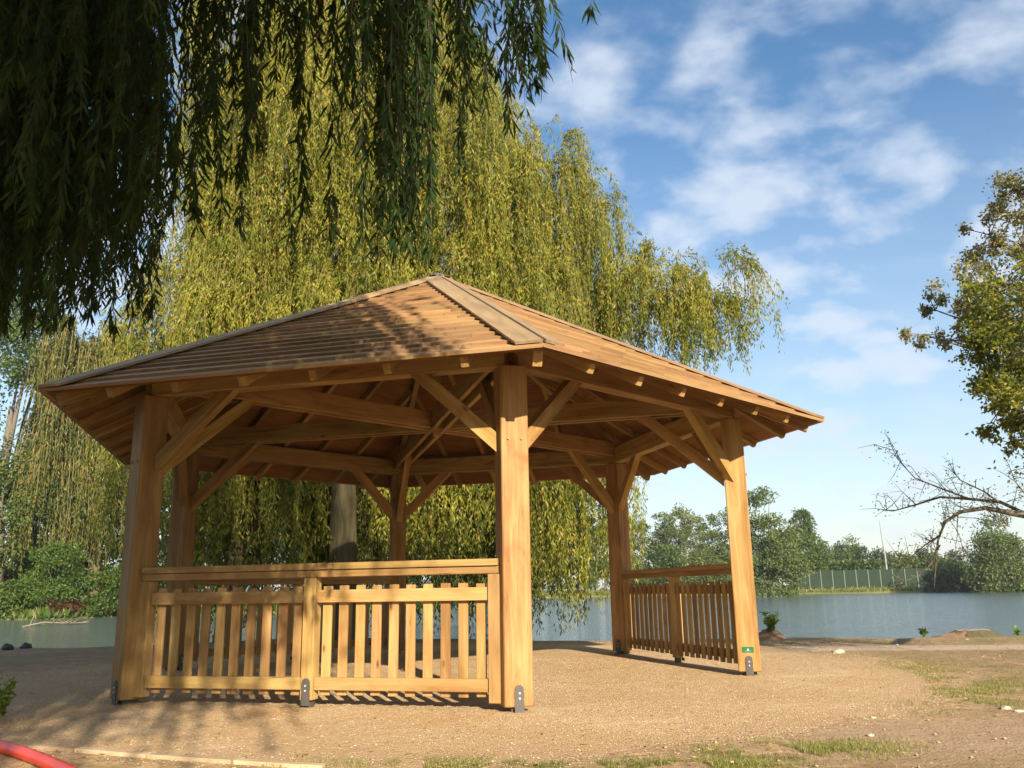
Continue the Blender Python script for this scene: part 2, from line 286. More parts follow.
# ------------------------------------------------------------------ mesh helpers
def link(name, mesh, mat, parent=None, smooth=False):
    o = bpy.data.objects.new(name, mesh); COL.objects.link(o)
    if mat is not None: mesh.materials.append(mat)
    if smooth:
        mesh.polygons.foreach_set('use_smooth', [True]*len(mesh.polygons))
    if parent is not None: o.parent = parent
    return o
def pymesh(name, v, f):
    me = bpy.data.meshes.new(name); me.from_pydata([tuple(x) for x in v], [], f); me.update(); return me
def npmesh(name, V, Fq):
    """V (n,3) array, Fq (m,4) or (m,3) index array"""
    me = bpy.data.meshes.new(name); k = Fq.shape[1]; m = len(Fq)
    me.vertices.add(len(V)); me.vertices.foreach_set('co', V.astype(np.float32).ravel())
    me.loops.add(m*k); me.loops.foreach_set('vertex_index', Fq.astype(np.int32).ravel())
    me.polygons.add(m); me.polygons.foreach_set('loop_start', np.arange(0, m*k, k, dtype=np.int32))
    me.update(calc_edges=True); return me
def empty(name, loc, label=None, cat=None, group=None, kind=None):
    o = bpy.data.objects.new(name, None); COL.objects.link(o); o.location = loc; o.empty_display_size = 0.2
    tag(o, label, cat, group, kind); return o
def tag(o, label=None, cat=None, group=None, kind=None):
    if label: o['label'] = label
    if cat: o['category'] = cat
    if group: o['group'] = group
    if kind: o['kind'] = kind
    return o
class MB:
    def __init__(s): s.v = []; s.f = []
    def add(s, v, f):
        n = len(s.v); s.v += [tuple(x) for x in v]; s.f += [tuple(i+n for i in q) for q in f]; return s
    def box(s, x0, x1, y0, y1, z0, z1, c=0.0, M=None):
        """box with chamfered long edges (along X) when c>0"""
        if c <= 0:
            v = [Vector((x, y, z)) for x in (x0, x1) for y in (y0, y1) for z in (z0, z1)]
            f = [(0, 1, 3, 2), (4, 6, 7, 5), (0, 4, 5, 1), (2, 3, 7, 6), (0, 2, 6, 4), (1, 5, 7, 3)]
        else:
            pr = [(y0+c, z0), (y1-c, z0), (y1, z0+c), (y1, z1-c), (y1-c, z1), (y0+c, z1), (y0, z1-c), (y0, z0+c)]
            v = []
            for x, k in ((x0, 1), (x0+c, 0), (x1-c, 0), (x1, 1)):
                for (y, z) in pr:
                    if k:
                        ym, zm = (y0+y1)/2, (z0+z1)/2
                        y = ym+(y-ym)*(1-2*c/(y1-y0)); z = zm+(z-zm)*(1-2*c/(z1-z0))
                    v.append(Vector((x, y, z)))
            f = [tuple(range(7, -1, -1)), tuple(range(24, 32))]
            for r in range(3):
                for i in range(8):
                    j = (i+1) % 8; f.append((r*8+i, r*8+j, r*8+8+j, r*8+8+i))
        if M is not None: v = [M @ x for x in v]
        return s.add(v, f)
    def tube(s, pts, rad, n=8, cap=True):
        pts = [Vector(p) for p in pts]; rings = []
        up = Vector((0, 0, 1))
        for i, p in enumerate(pts):
            d = (pts[min(i+1, len(pts)-1)]-pts[max(i-1, 0)]).normalized()
            a = d.cross(Vector((0.13, 0.97, 0.21)) if abs(d.z) > 0.9 else up)
            if a.length < 1e-4: a = d.cross(Vector((1, 0, 0)))
            a.normalize(); b = d.cross(a); r = rad[i] if hasattr(rad, '__len__') else rad
            rings.append([p + a*(r*math.cos(2*PI*k/n)) + b*(r*math.sin(2*PI*k/n)) for k in range(n)])
        v = [x for rg in rings for x in rg]; f = []
        for i in range(len(pts)-1):
            for k in range(n):
                f.append((i*n+k, i*n+(k+1) % n, (i+1)*n+(k+1) % n, (i+1)*n+k))
        if cap: f.append(tuple(range(n-1, -1, -1))); f.append(tuple((len(pts)-1)*n+k for k in range(n)))
        return s.add(v, f)
    def build(s, name, mat, parent=None, smooth=False): return link(name, pymesh(name, s.v, s.f), mat, parent, smooth)
def frame(o, x, up=(0, 0, 1)):
    x = Vector(x).normalized(); y = Vector(up).cross(x).normalized(); z = x.cross(y)
    return Matrix(((x.x, y.x, z.x, o[0]), (x.y, y.y, z.y, o[1]), (x.z, y.z, z.z, o[2]), (0, 0, 0, 1)))
def beam(name, a, b, w, h, mat, parent, up=(0, 0, 1), c=0.006, off=(0, 0)):
    """timber from a to b; local X runs along it; w across, h in the up direction (a,b centre line)"""
    a = Vector(a); b = Vector(b); M = frame(a, b-a, up)
    o = MB().box(0, (b-a).length, -w/2+off[0], w/2+off[0], -h/2+off[1], h/2+off[1], c).build(name, mat, parent)
    o.matrix_local = M; return o

# ------------------------------------------------------------------ leaves (numpy)
def norm(a): return a/np.maximum(np.linalg.norm(a, axis=-1, keepdims=True), 1e-9)
def leaf_quads(P, D, Wd, L, B):
    """rhombus leaves: base P, direction D, side Wd, length L, half breadth B"""
    n = len(P); L = np.broadcast_to(L, n)[:, None]; B = np.broadcast_to(B, n)[:, None]
    V = np.stack([P, P+D*L*0.42+Wd*B, P+D*L, P+D*L*0.42-Wd*B], 1).reshape(-1, 3)
    return V, np.arange(4*n).reshape(n, 4)
def folded_leaves(P, D, Wd, L, B, curl=0.18):
    """long leaves of two halves, curved and folded along the midrib"""
    n = len(P); L = np.broadcast_to(L, n)[:, None]; B = np.broadcast_to(B, n)[:, None]
    Nn = norm(np.cross(D, Wd))
    m1 = P+D*L*0.33+Nn*L*curl*0.3; m2 = P+D*L*0.68+Nn*L*curl*0.25; tip = P+D*L-Nn*L*curl*0.35
    a1 = m1+Wd*B-Nn*B*0.35; b1 = m1-Wd*B-Nn*B*0.35; a2 = m2+Wd*B*0.75-Nn*B*0.3; b2 = m2-Wd*B*0.75-Nn*B*0.3
    V = np.stack([P, m1, m2, tip, a1, a2, b1, b2], 1).reshape(-1, 3)
    i = (np.arange(n)*8)[:, None]
    Fq = np.concatenate([i+np.array([[0, 4, 1, 1]]), i+np.array([[0, 1, 6, 6]])])  # triangles handled below
    T = np.concatenate([i+np.array([q]) for q in ((0, 4, 1), (0, 1, 6), (1, 4, 5), (1, 5, 2), (1, 2, 7), (1, 7, 6), (2, 5, 3), (2, 3, 7))])
    return V, T
def strands(starts, lens, outs, arch, seed, seg=10, sway=0.10):
    """hanging withes: start points, lengths, outward unit vectors, arch radius -> polyline array (n,seg+1,3)"""
    r = np.random.default_rng(seed); n = len(starts)
    t = np.linspace(0, 1, seg+1)[None, :, None]
    s = t*lens[:, None, None]
    ar = arch[:, None, None]
    out = outs[:, None, :]*ar*(1-np.exp(-s/np.maximum(ar, 0.05)*1.2))
    rise = ar*0.35*np.sin(np.clip(s/(ar*2+1e-3), 0, 1)*PI)
    z = rise - np.maximum(0, s-ar*0.5)
    ph = r.uniform(0, 6.28, (n, 1, 2)); am = r.normal(0, sway, (n, 1, 2)); fr = r.uniform(0.6, 1.6, (n, 1, 1))
    wob = am*np.sin(s*fr+ph)*np.clip(t*2, 0, 1)
    P = starts[:, None, :]+out; P = P.copy(); P[:, :, 2:3] += z; P[:, :, :2] += wob
    return P
def strand_leaves(P, per_m, L, B, seed, folded=False, droop=0.75, thin_top=0.0, clumpy=False, fluff=0.0):
    r = np.random.default_rng(seed); n, k, _ = P.shape
    seglen = np.linalg.norm(P[:, 1:]-P[:, :-1], axis=2); tot = seglen.sum(1)
    cnt = np.maximum(2, (tot*per_m).astype(int)); idx = np.repeat(np.arange(n), cnt)
    u = r.uniform(thin_top, 1, len(idx))
    if clumpy:       # leaves bunch along the twig, leaving some bare lengths
        ph_ = r.uniform(0, 6.28, n)[idx]; fr_ = r.uniform(9, 22, n)[idx]
        u = np.clip(u+0.6/fr_*np.sin(u*fr_+ph_)*r.uniform(.5, 1.2, n)[idx], 0.001, 0.9999)
        droop = r.uniform(0.2, 1.3, (len(idx), 1))
    u = u*(k-1); i0 = np.minimum(u.astype(int), k-2); f = (u-i0)[:, None]
    p = P[idx, i0]*(1-f)+P[idx, i0+1]*f
    p = p+r.normal(0, fluff, p.shape)
    tang = norm(P[idx, i0+1]-P[idx, i0])
    side = norm(np.cross(tang, norm(r.normal(0, 1, (len(idx), 3)))))
    D = norm(tang*droop+side*r.uniform(0.2, 0.8, (len(idx), 1))+np.array([0, 0, -0.35]))
    Wd = norm(np.cross(D, norm(r.normal(0, 1, (len(idx), 3)))))
    l = L*r.uniform(0.6, 1.25, len(idx)); b = B*r.uniform(0.75, 1.2, len(idx))
    return folded_leaves(p, D, Wd, l, b) if folded else leaf_quads(p, D, Wd, l, b)
def strand_stems(P, rad):
    n, k, _ = P.shape; a = np.arange(3)*2*PI/3
    ring = np.stack([np.cos(a), np.sin(a), 0*a], 1)
    taper = np.linspace(1, 0.35, k)[None, :, None, None]
    V = (P[:, :, None, :]+ring[None, None]*rad*taper).reshape(-1, 3)
    base = (np.arange(n)[:, None, None]*k+np.arange(k-1)[None, :, None])*3
    j = np.arange(3)[None, None, :]; j2 = (j+1) % 3
    Fq = np.stack([base+j, base+j2, base+3+j2, base+3+j], 3).reshape(-1, 4)
    return V, Fq
def lobe_points(lobes, n, seed, top_bias=0.0, shell=0.25):
    r = np.random.default_rng(seed); lobes = np.array(lobes, float)
    w = (lobes[:, 3]*lobes[:, 4]+lobes[:, 3]*lobes[:, 5]+lobes[:, 4]*lobes[:, 5]); w /= w.sum()
    k = r.choice(len(lobes), n, p=w); d = norm(r.normal(0, 1, (n, 3))); d[:, 2] = np.where(d[:, 2] < -1+top_bias, -d[:, 2], d[:, 2])
    rr = 1-shell*r.random((n, 1))**1.5
    return lobes[k, :3]+d*rr*lobes[k, 3:6], d, k
def cloud_tree(name, label, cat, base, lobes, leafm, barkm, nleaf, size, trunk_r, seed, group=None, clump=0.0, nclump=90, limbs=7, aspect=0.55, parent_extra=None):
    """broadleaved tree: trunk with limbs, and a crown of leaf clumps with gaps. lobes are world coords"""
    base = Vector(base); root = empty(name, base, label, cat, group)
    r = np.random.default_rng(seed); L = np.array(lobes, float)
    cz = L[:, 2].mean(); top = Vector((L[:, 0].mean(), L[:, 1].mean(), cz))
    mb = MB(); mid = base.lerp(top, 0.5)+Vector((r.normal(0, .02)*cz, r.normal(0, .02)*cz, 0))
    Z = Vector((0, 0, 0))
    mb.tube([Z-Vector((0, 0, .3)), (mid-base)*0.35, mid-base, top-base], [trunk_r*1.25, trunk_r, trunk_r*0.8, trunk_r*0.3], 9)
    CP, CD, CK = lobe_points(lobes, nclump, seed+1, 0.35, 0.45)
    for q in range(limbs):
        e = Vector(CP[q])-base; s = (mid-base)*(0.7+0.5*r.random()); m = s.lerp(e, 0.5)+Vector((0, 0, 0.06*e.length))
        mb.tube([s, m, e], [trunk_r*0.45, trunk_r*0.28, trunk_r*0.08], 6)
    mb.build('trunk', barkm, root, True)
    cs = clump if clump > 0 else L[:, 3:6].mean()*0.24
    k = r.integers(0, nclump, nleaf); sc = r.uniform(0.6, 1.35, nclump)[k][:, None]
    d = norm(r.normal(0, 1, (nleaf, 3)))*r.random((nleaf, 1))**0.45
    P = CP[k]+d*cs*sc*np.array([1.15, 1.15, 0.8])
    D = norm(d+np.array([0, 0, -0.2])+r.normal(0, 0.5, (nleaf, 3))); Wd = norm(np.cross(D, r.normal(0, 1, (nleaf, 3))))
    V, Fq = leaf_quads(P-np.array(base), D, Wd, size*r.uniform(0.6, 1.3, nleaf), size*aspect*0.5*r.uniform(0.7, 1.2, nleaf))
    link('crown', npmesh('crown', V, Fq), leafm, root)
    return root

# ------------------------------------------------------------------ terrain and lake
GZ = -0.045; WZ = -0.47
def shore(x):     # y of the near bank crest
    return 5.6-0.17*x+2.2*math.exp(-((x+2.0)/2.6)**2)+0.25*math.sin(x*1.3+0.5)+0.15*math.sin(x*3.1)
def far_r(az):    # distance of the far bank by heading (radians) as one walks round the lake
    a = math.degrees(az)
    t = min(1, max(0, (a+2)/7)); t = t*t*(3-2*t)
    return 68*(1-t)+152*t+1.5*math.sin(a*0.9)
def ground_z(x, y):
    dx, dy = x-CAM[0], y-CAM[1]; r = math.hypot(dx, dy); az = math.atan2(dx, dy)
    n = mnoise.noise(Vector((x*0.9, y*0.9, 3.0)))*0.012
    pad = math.hypot(x, y)
    near = GZ+n*0.1+(n*0.9*min(1, (pad-5.6)/0.8) if pad > 5.6 else 0)
    if y < 2 or abs(az) > 1.45: 
        return near+0.0
    d = y-shore(x)                       # >0 beyond the near crest
    fr = far_r(az)
    if r > fr-6:
        u = (r-(fr-6))/6
        zf = min(0.15+0.0*u, -1.6+u*1.45)+0.02*max(0, min(r-fr, 60))*0.3
        zf += mnoise.noise(Vector((x*0.1, y*0.1, 7)))*0.12
        return zf
    if d < -0.5: return near
    if d < 0.3: return near+0.02*math.sin((d+0.5)/0.8*PI)
    return max(-1.6, near-(d-0.3)*0.42-n)
def build_ground():
    rs = [0.0]; s = 0.28
    while rs[-1] < 1500:
        rs.append(rs[-1]+s)
        if rs[-1] > 26: s *= 1.035
        if 60 < rs[-1] < 75: s = min(s, 1.2)
        if 140 < rs[-1] < 160: s = min(s, 1.5)
        s = min(s, 60)
    azs = [math.radians(a) for a in np.concatenate([np.arange(-60, 60, 0.6), np.arange(60, 300, 5)])]
    na = len(azs); v = [(CAM[0], CAM[1], GZ)]; f = []
    for r in rs[1:]:
        for a in azs:
            x, y = CAM[0]+r*math.sin(a), CAM[1]+r*math.cos(a); v.append((x, y, ground_z(x, y)))
    for j in range(na): f.append((0, 1+(j+1) % na, 1+j))
    for i in range(len(rs)-2):
        b = 1+i*na
        for j in range(na):
            k = (j+1) % na; f.append((b+j, b+k, b+na+k, b+na+j))
    o = link('ground', pymesh('ground', v, f), M_GROUND, None, True); tag(o, 'brown trodden earth with thin grass running to the lake bank', 'ground', kind='structure')
build_ground()
# water, a sheet that the banks contain
v = []; 
pts = [(-260, 4.5), (260, 2.5), (260, 200), (-260, 200)]
ob = link('lake_water', pymesh('lake_water', [(x, y, WZ) for x, y in pts], [(0, 1, 2, 3)]), M_WATER); tag(ob, 'rippled blue grey lake behind the pavilion', 'lake', kind='structure')
# gravel pad
PADR = [(0, 5.25), (6, 5.40), (18.5, 5.5), (34, 6.0), (60, 5.9), (100, 5.7), (140, 5.4), (200, 5.1), (243.7, 4.97), (247.5, 5.0), (253.5, 5.08), (258.9, 5.19), (264.3, 5.34), (269.3, 5.40), (275.1, 5.40), (281.8, 5.25), (290.2, 5.08), (301.5, 5.05), (310, 5.15), (321.4, 5.13), (334.7, 5.01), (351.4, 5.09), (360, 5.25)]
def pad_r(a):
    d = math.degrees(a) % 360
    return float(np.interp(d, [p[0] for p in PADR], [p[1] for p in PADR]))
def pad():
    n = 220; v = [(0, 0, GZ+0.008)]; f = []
    rings = [0.2, 0.6, 0.985, 1.0]
    for q, rr in enumerate(rings):
        for i in range(n):
            a = 2*PI*i/n
            R_ = pad_r(a)
            if q == 3 or True:
                ang = math.degrees(a) % 360
                rag = mnoise.noise(Vector((math.cos(a)*6, math.sin(a)*6, 0)))*0.30+mnoise.noise(Vector((math.cos(a)*25, math.sin(a)*25, 4)))*0.10
                if 236 < ang < 265: rag *= 0.03           # straight against the edging boards
                if 55 < ang < 130: rag += 0.25
            r = rr*(R_+rag*rr*rr)
            z = GZ+0.008 if q < 2 else (GZ+0.006 if q == 2 else GZ-0.003)
            v.append((r*math.cos(a), r*math.sin(a), z))
    for i in range(n): f.append((0, 1+i, 1+(i+1) % n))
    for q in range(3):
        for i in range(n):
            j = (i+1) % n; f.append((1+q*n+i, 1+(q+1)*n+i, 1+(q+1)*n+j, 1+q*n+j))
    o = link('gravel_pad', pymesh('gravel_pad', v, f), M_GRAVEL, None, True)
    tag(o, 'round pad of golden gravel under the pavilion', 'gravel', kind='structure')
pad()

# ------------------------------------------------------------------ the pavilion
ROT = -1.39133116; RP = 3.4175; HP = 2.6263; RE = 4.3536; HE = 2.5497; HA = 4.65
pav = empty('timber_pavilion', (0, 0, GZ), 'six sided open timber pavilion with low boarded roof standing on gravel', 'pavilion')
def hp(k, R, z=0.0): a = ROT+k*PI/3; return Vector((R*math.cos(a), R*math.sin(a), z))
DZ = Vector((0, 0, -GZ))
def L(v): return Vector(v)+DZ          # world -> pavilion space
PS = 0.225
def shoe(parent, M, w=0.074, h=0.155):
    """steel foot plate on the face: local z up, y out of the face; shaped head and two bolts"""
    out = [(-w/2, -0.05), (w/2, -0.05), (w/2, 0.045), (w/2*0.86, 0.055), (w/2, 0.068), (w/2, 0.105), (w/2*0.86, 0.113), (w/2*0.98, 0.125), (w/2*0.75, 0.145), (w/2*0.3, 0.157),
           (-w/2*0.3, 0.157), (-w/2*0.75, 0.145), (-w/2*0.98, 0.125), (-w/2*0.86, 0.113), (-w/2, 0.105), (-w/2, 0.068), (-w/2*0.86, 0.055), (-w/2, 0.045)]
    n = len(out); v = [(x, 0.001, z) for x, z in out]+[(x, 0.009, z) for x, z in out]
    f = [tuple(range(n-1, -1, -1)), tuple(range(n, 2*n))]+[(i, (i+1) % n, n+(i+1) % n, n+i) for i in range(n)]
    mb = MB().add([M @ Vector(p) for p in v], f)
    s = mb.build('foot_plate', M_STEEL, parent)
    for z in (0.10, 0.128-0.065):
        b = MB(); b.tube([M @ Vector((0, 0.008, z)), M @ Vector((0, 0.017, z))], 0.0085, 6)
        b.build('bolt', M_BOLT, parent)
posts = []
for k in range(6):
    c = hp(k, RP, 0); rad = c.normalized(); tan = Vector((-rad.y, rad.x, 0))
    # local X = up, so grain runs up the post
    o = MB().box(0, HP, -PS/2, PS/2, -PS/2, PS/2, 0.008).build('post', M_OAK, pav)
    o.matrix_local = Matrix(((0, tan.x, rad.x, c.x), (0, tan.y, rad.y, c.y), (1, 0, 0, -GZ), (0, 0, 0, 1)))
    posts.append(o)
    # pegs where the braces are tenoned
    side_face = {0: 1, 5: 0, 1: -1, 2: -1}.get(k, 1)
    for (sx) in (-0.055, 0.055):
        pg = MB(); pg.tube([(2.02, sx, PS/2-0.001), (2.02, sx, PS/2+0.012)], 0.011, 8); pg.build('peg', M_HIP, o)
    # feet: concealed shoe + visible plate
    ft = MB(); ft.box(-0.05, 0.0, -0.05, -0.035, -0.07, 0.07); ft.box(-0.05, 0.0, 0.035, 0.05, -0.07, 0.07); ft.box(-0.052, -0.042, -0.09, 0.09, -0.09, 0.09)
    ft.build('post_foot', M_STEEL, o)
    faces = {0: 'r', 5: 'r', 1: '-t', 2: '-r', 3: '-r', 4: '-r'}[k]
    # shoe local frame (x side, y out, z up) inside post space (X up, Y tan, Z rad)
    if faces == 'r': M = Matrix(((0, 0, 1, 0), (1, 0, 0, 0.0), (0, 1, 0, PS/2), (0, 0, 0, 1)))
    elif faces == '-r': M = Matrix(((0, 0, 1, 0), (-1, 0, 0, 0.0), (0, -1, 0, -PS/2), (0, 0, 0, 1)))
    else: M = Matrix(((0, 0, 1, 0), (0, -1, 0, -PS/2), (1, 0, 0, 0.0), (0, 0, 0, 1)))
    shoe(o, M)
# green enamel plate on the front right post
o = posts[1]
pl = MB().box(0.19, 0.245, -PS/2-0.006, -PS/2-0.0005, -0.062, 0.055, 0.002).build('number_plate', M_GREEN, o)
for (z0, z1, x0, x1) in ((-0.018, 0.006, 0.208, 0.212), (-0.014, -0.010, 0.212, 0.226), (-0.002, 0.002, 0.212, 0.226), (-0.018, 0.006, 0.226, 0.230)):
    pass
em = MB(); em.tube([(0.218, -PS/2-0.0055, -0.003), (0.218, -PS/2-0.0085, -0.003)], 0.010, 12); em.box(0.203, 0.206, -PS/2-0.0085, -PS/2-0.0055, -0.03, 0.024)
em.build('plate_emblem', M_PALE, o)

# wall plates, braces, ties
for k in range(6):
    a, b = hp(k, RP), hp(k+1, RP); d = (b-a).normalized(); out = ((a+b)/2).normalized()
    beam('wall_plate', L((a.x, a.y, HP+0.115))+d*0.03, L((b.x, b.y, HP+0.115))-d*0.03, 0.14, 0.226, M_OAK, pav)
    for (p, s) in ((a, 1), (b, -1)):
        q0 = p+d*s*0.085; q1 = p+d*s*0.86
        A = Vector((q0.x, q0.y, 1.99)); B = Vector((q1.x, q1.y, HP+0.02))
        # brace: board with plumb/level cut ends
        X = d*s; w = 0.09
        pts2 = [(0.112, 1.93), (0.112, 2.09), (0.735, HP+0.03), (0.90, HP+0.03)]
        v = []
        for yy in (-w/2, w/2):
            for (u, z) in pts2:
                P_ = p+X*u+out*yy; v.append(Vector((P_.x, P_.y, z)))
        M = frame(L(v[0]), L(v[3])-L(v[0])); Mi = M.inverted()
        v = [Mi @ L(x) for x in v]
        f = [(0, 1, 2, 3), (7, 6, 5, 4), (0, 4, 5, 1), (1, 5, 6, 2), (2, 6, 7, 3), (3, 7, 4, 0)]
        ob = MB().add(v, f).build('brace', M_OAK, pav); ob.matrix_local = M
for k in range(3):
    a, b = hp(k, RP-0.02), hp(k+3, RP-0.02); d = (b-a).normalized(); side = Vector((-d.y, d.x, 0))
    for s in (-1, 1):
        z = HP+0.085+0.10+0.006*k
        pa = a+side*s*0.075; pb = b+side*s*0.075
        beam('tie_beam', L((pa.x, pa.y, z)), L((pb.x, pb.y, z)), 0.05, 0.20, M_OAK, pav, c=0.004)
    for (p, s) in ((a, 1), (b, -1)):          # knee brace between post and tie pair
        X = d*s; w = 0.085; pts2 = [(0.10, 1.90), (0.10, 2.07), (0.93, HP+0.16), (1.08, HP+0.16)]
        v = []
        for yy in (-w/2, w/2):
            for (u, z) in pts2:
                P_ = p+X*u+side*yy; v.append(Vector((P_.x, P_.y, z)))
        M = frame(L(v[0]), L(v[3])-L(v[0])); Mi = M.inverted(); v = [Mi @ L(x) for x in v]
        ob = MB().add(v, [(0, 1, 2, 3), (7, 6, 5, 4), (0, 4, 5, 1), (1, 5, 6, 2), (2, 6, 7, 3), (3, 7, 4, 0)]).build('brace', M_OAK, pav); ob.matrix_local = M
# king post
kp = MB().box(0, HA-0.16-HP-0.03, -0.045, 0.045, -0.045, 0.045, 0.006).build('king_post', M_OAK, pav)
kp.matrix_local = Matrix(((0, 1, 0, 0), (0, 0, 1, 0), (1, 0, 0, HP+0.03-GZ), (0, 0, 0, 1)))

# roof: each side a panel of lapped boards
AP = RE*math.cos(PI/6); RISE = HA-HE; SL = math.hypot(AP, RISE); HALF = RE/2; PIT = math.atan2(RISE, AP)
EXP = 0.182
for k in range(6):
    a, b = hp(k, RE, HE), hp(k+1, RE, HE); mid = (a+b)/2; ex = (b-a).normalized(); ey = (Vector((0, 0, HA))-mid).normalized(); ez = ex.cross(ey)
    M = Matrix(((ex.x, ey.x, ez.x, mid.x), (ex.y, ey.y, ez.y, mid.y), (ex.z, ey.z, ez.z, mid.z-GZ), (0, 0, 0, 1)))
    mb = MB(); n = int(SL/EXP)+1
    for i in range(n):
        y0 = i*EXP-(0.02 if i == 0 else 0); y1 = min((i+1)*EXP+0.035, SL-0.01)
        if y1-y0 < 0.04: break
        w0 = HALF*(1-y0/SL)+(0.01 if i == 0 else 0); w1 = HALF*(1-y1/SL)
        joints = [-1.0]+sorted(random.uniform(-0.85, 0.85) for _ in range(2 if w0 > 1.2 else (1 if w0 > .6 else 0)))+[1.0]
        for j in range(len(joints)-1):
            u0, u1 = joints[j], joints[j+1]; g0 = 0.002 if j > 0 else 0; g1 = 0.002 if j < len(joints)-2 else 0
            def X(u, w): return u*w if abs(u) == 1 else max(-w, min(w, u*w0))
            th = 0.030+random.uniform(-0.003, 0.003); lift = -0.006
            xs0, xe0, xs1, xe1 = X(u0, w0)+g0, X(u1, w0)-g1, X(u0, w1)+g0, X(u1, w1)-g1
            jy = random.uniform(-0.005, 0.005) if i else 0
            v = [(xs0, y0+jy, lift+0.006), (xe0, y0+jy, lift+0.006), (xe1, y1, lift-0.004), (xs1, y1, lift-0.004),
                 (xs0, y0+jy, lift+0.006+th), (xe0, y0+jy, lift+0.006+th), (xe1, y1, lift+0.006), (xs1, y1, lift+0.006)]
            mb.add(v, [(3, 2, 1, 0), (4, 5, 6, 7), (0, 1, 5, 4), (1, 2, 6, 5), (2, 3, 7, 6), (3, 0, 4, 7)])
    o = mb.build('roof_boards', M_ROOF, pav); o.matrix_local = M
    # sarking under the boards
    mb = MB(); nd = int(SL/0.16)
    for i in range(nd):
        y0 = i*0.16+0.03; y1 = min(y0+0.157, SL-0.05); w0 = HALF*(1-y0/SL)-0.005; w1 = HALF*(1-y1/SL)-0.005
        if y1-y0 < .03: break
        mb.add([(-w0, y0, -0.030), (w0, y0, -0.030), (w1, y1, -0.030), (-w1, y1, -0.030), (-w0, y0, -0.012), (w0, y0, -0.012), (w1, y1, -0.012), (-w1, y1, -0.012)],
               [(3, 2, 1, 0), (4, 5, 6, 7), (0, 1, 5, 4), (1, 2, 6, 5), (2, 3, 7, 6), (3, 0, 4, 7)])
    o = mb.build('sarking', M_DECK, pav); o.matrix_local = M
    # jack rafters, square to the eave
    for q in range(1, 7):
        u = (q/7-0.5)*2; x = u*HALF; Lr = SL*(1-abs(u))-0.08; 
        if Lr < 0.35: continue
        A = M @ Vector((x, 0.035, -0.031-0.042)); B = M @ Vector((x, Lr, -0.031-0.045)); n3 = (M.to_3x3() @ Vector((0, 0, 1)))
        beam('rafter', A, B, 0.062, 0.084, M_OAK, pav, up=n3, c=0.003)
    # hip rafter
    h0, h1 = hp(k, RE, HE), Vector((0, 0, HA)); hd = (h1-h0).normalized(); upv = hd.cross(Vector((-h0.y, h0.x, 0)).normalized()); upv = upv if upv.z > 0 else -upv
    beam('hip_rafter', L(h0+hd*0.10-upv*0.105), L(h1-hd*0.12-upv*0.105), 0.075, 0.13, M_OAK, pav, up=upv, c=0.004)
    # hip boards: two, one lying on each slope
    for s in (-1, 1):
        kk = k if s > 0 else (k-1) % 6
        a2, b2 = hp(kk, RE, HE), hp(kk+1, RE, HE); m2 = (a2+b2)/2; fx = (b2-a2).normalized(); fy = (Vector((0, 0, HA))-m2).normalized(); fz = fx.cross(fy)
        inw = (fx if s > 0 else -fx)
        inw = (inw-hd*inw.dot(hd)).normalized()      # across the hip, in the slope
        A = h0-hd*0.015+fz*0.036; B = h1-hd*0.05+fz*0.036; w = 0.175 if s > 0 else 0.185
        v = [A, A+inw*w+hd*0.0+(-hd*0.0), B+inw*w, B]
        # keep the outer end flush with the eave line
        e = fx if s > 0 else -fx
        v[1] = A+inw*w-hd*(w/math.tan(math.acos(min(1, max(-1, e.dot(hd)))))-0)*-1.0
        v = [Vector(q_) for q_ in v]
        v2 = [q_+fz*(0.024 if s > 0 else 0.021) for q_ in v]
        Mh = frame(L(A), hd, fz); Mi = Mh.inverted()
        ob = MB().add([Mi @ L(q_) for q_ in v+v2], [(3, 2, 1, 0), (4, 5, 6, 7), (0, 1, 5, 4), (1, 2, 6, 5), (2, 3, 7, 6), (3, 0, 4, 7)]).build('hip_board', M_HIP, pav)
        ob.matrix_local = Mh
# lead cap
mb = MB(); v = [(0, 0, HA+0.085-GZ)]
for i in range(12): r_ = 0.22 if i % 2 == 0 else 0.185; a = ROT+i*PI/6; v.append((r_*math.cos(a), r_*math.sin(a), HA+0.085-r_*0.50-GZ))
mb.add(v, [(0, 1+i, 1+(i+1) % 12) for i in range(12)]+[tuple(range(12, 0, -1))]); mb.build('lead_cap', M_LEAD, pav)

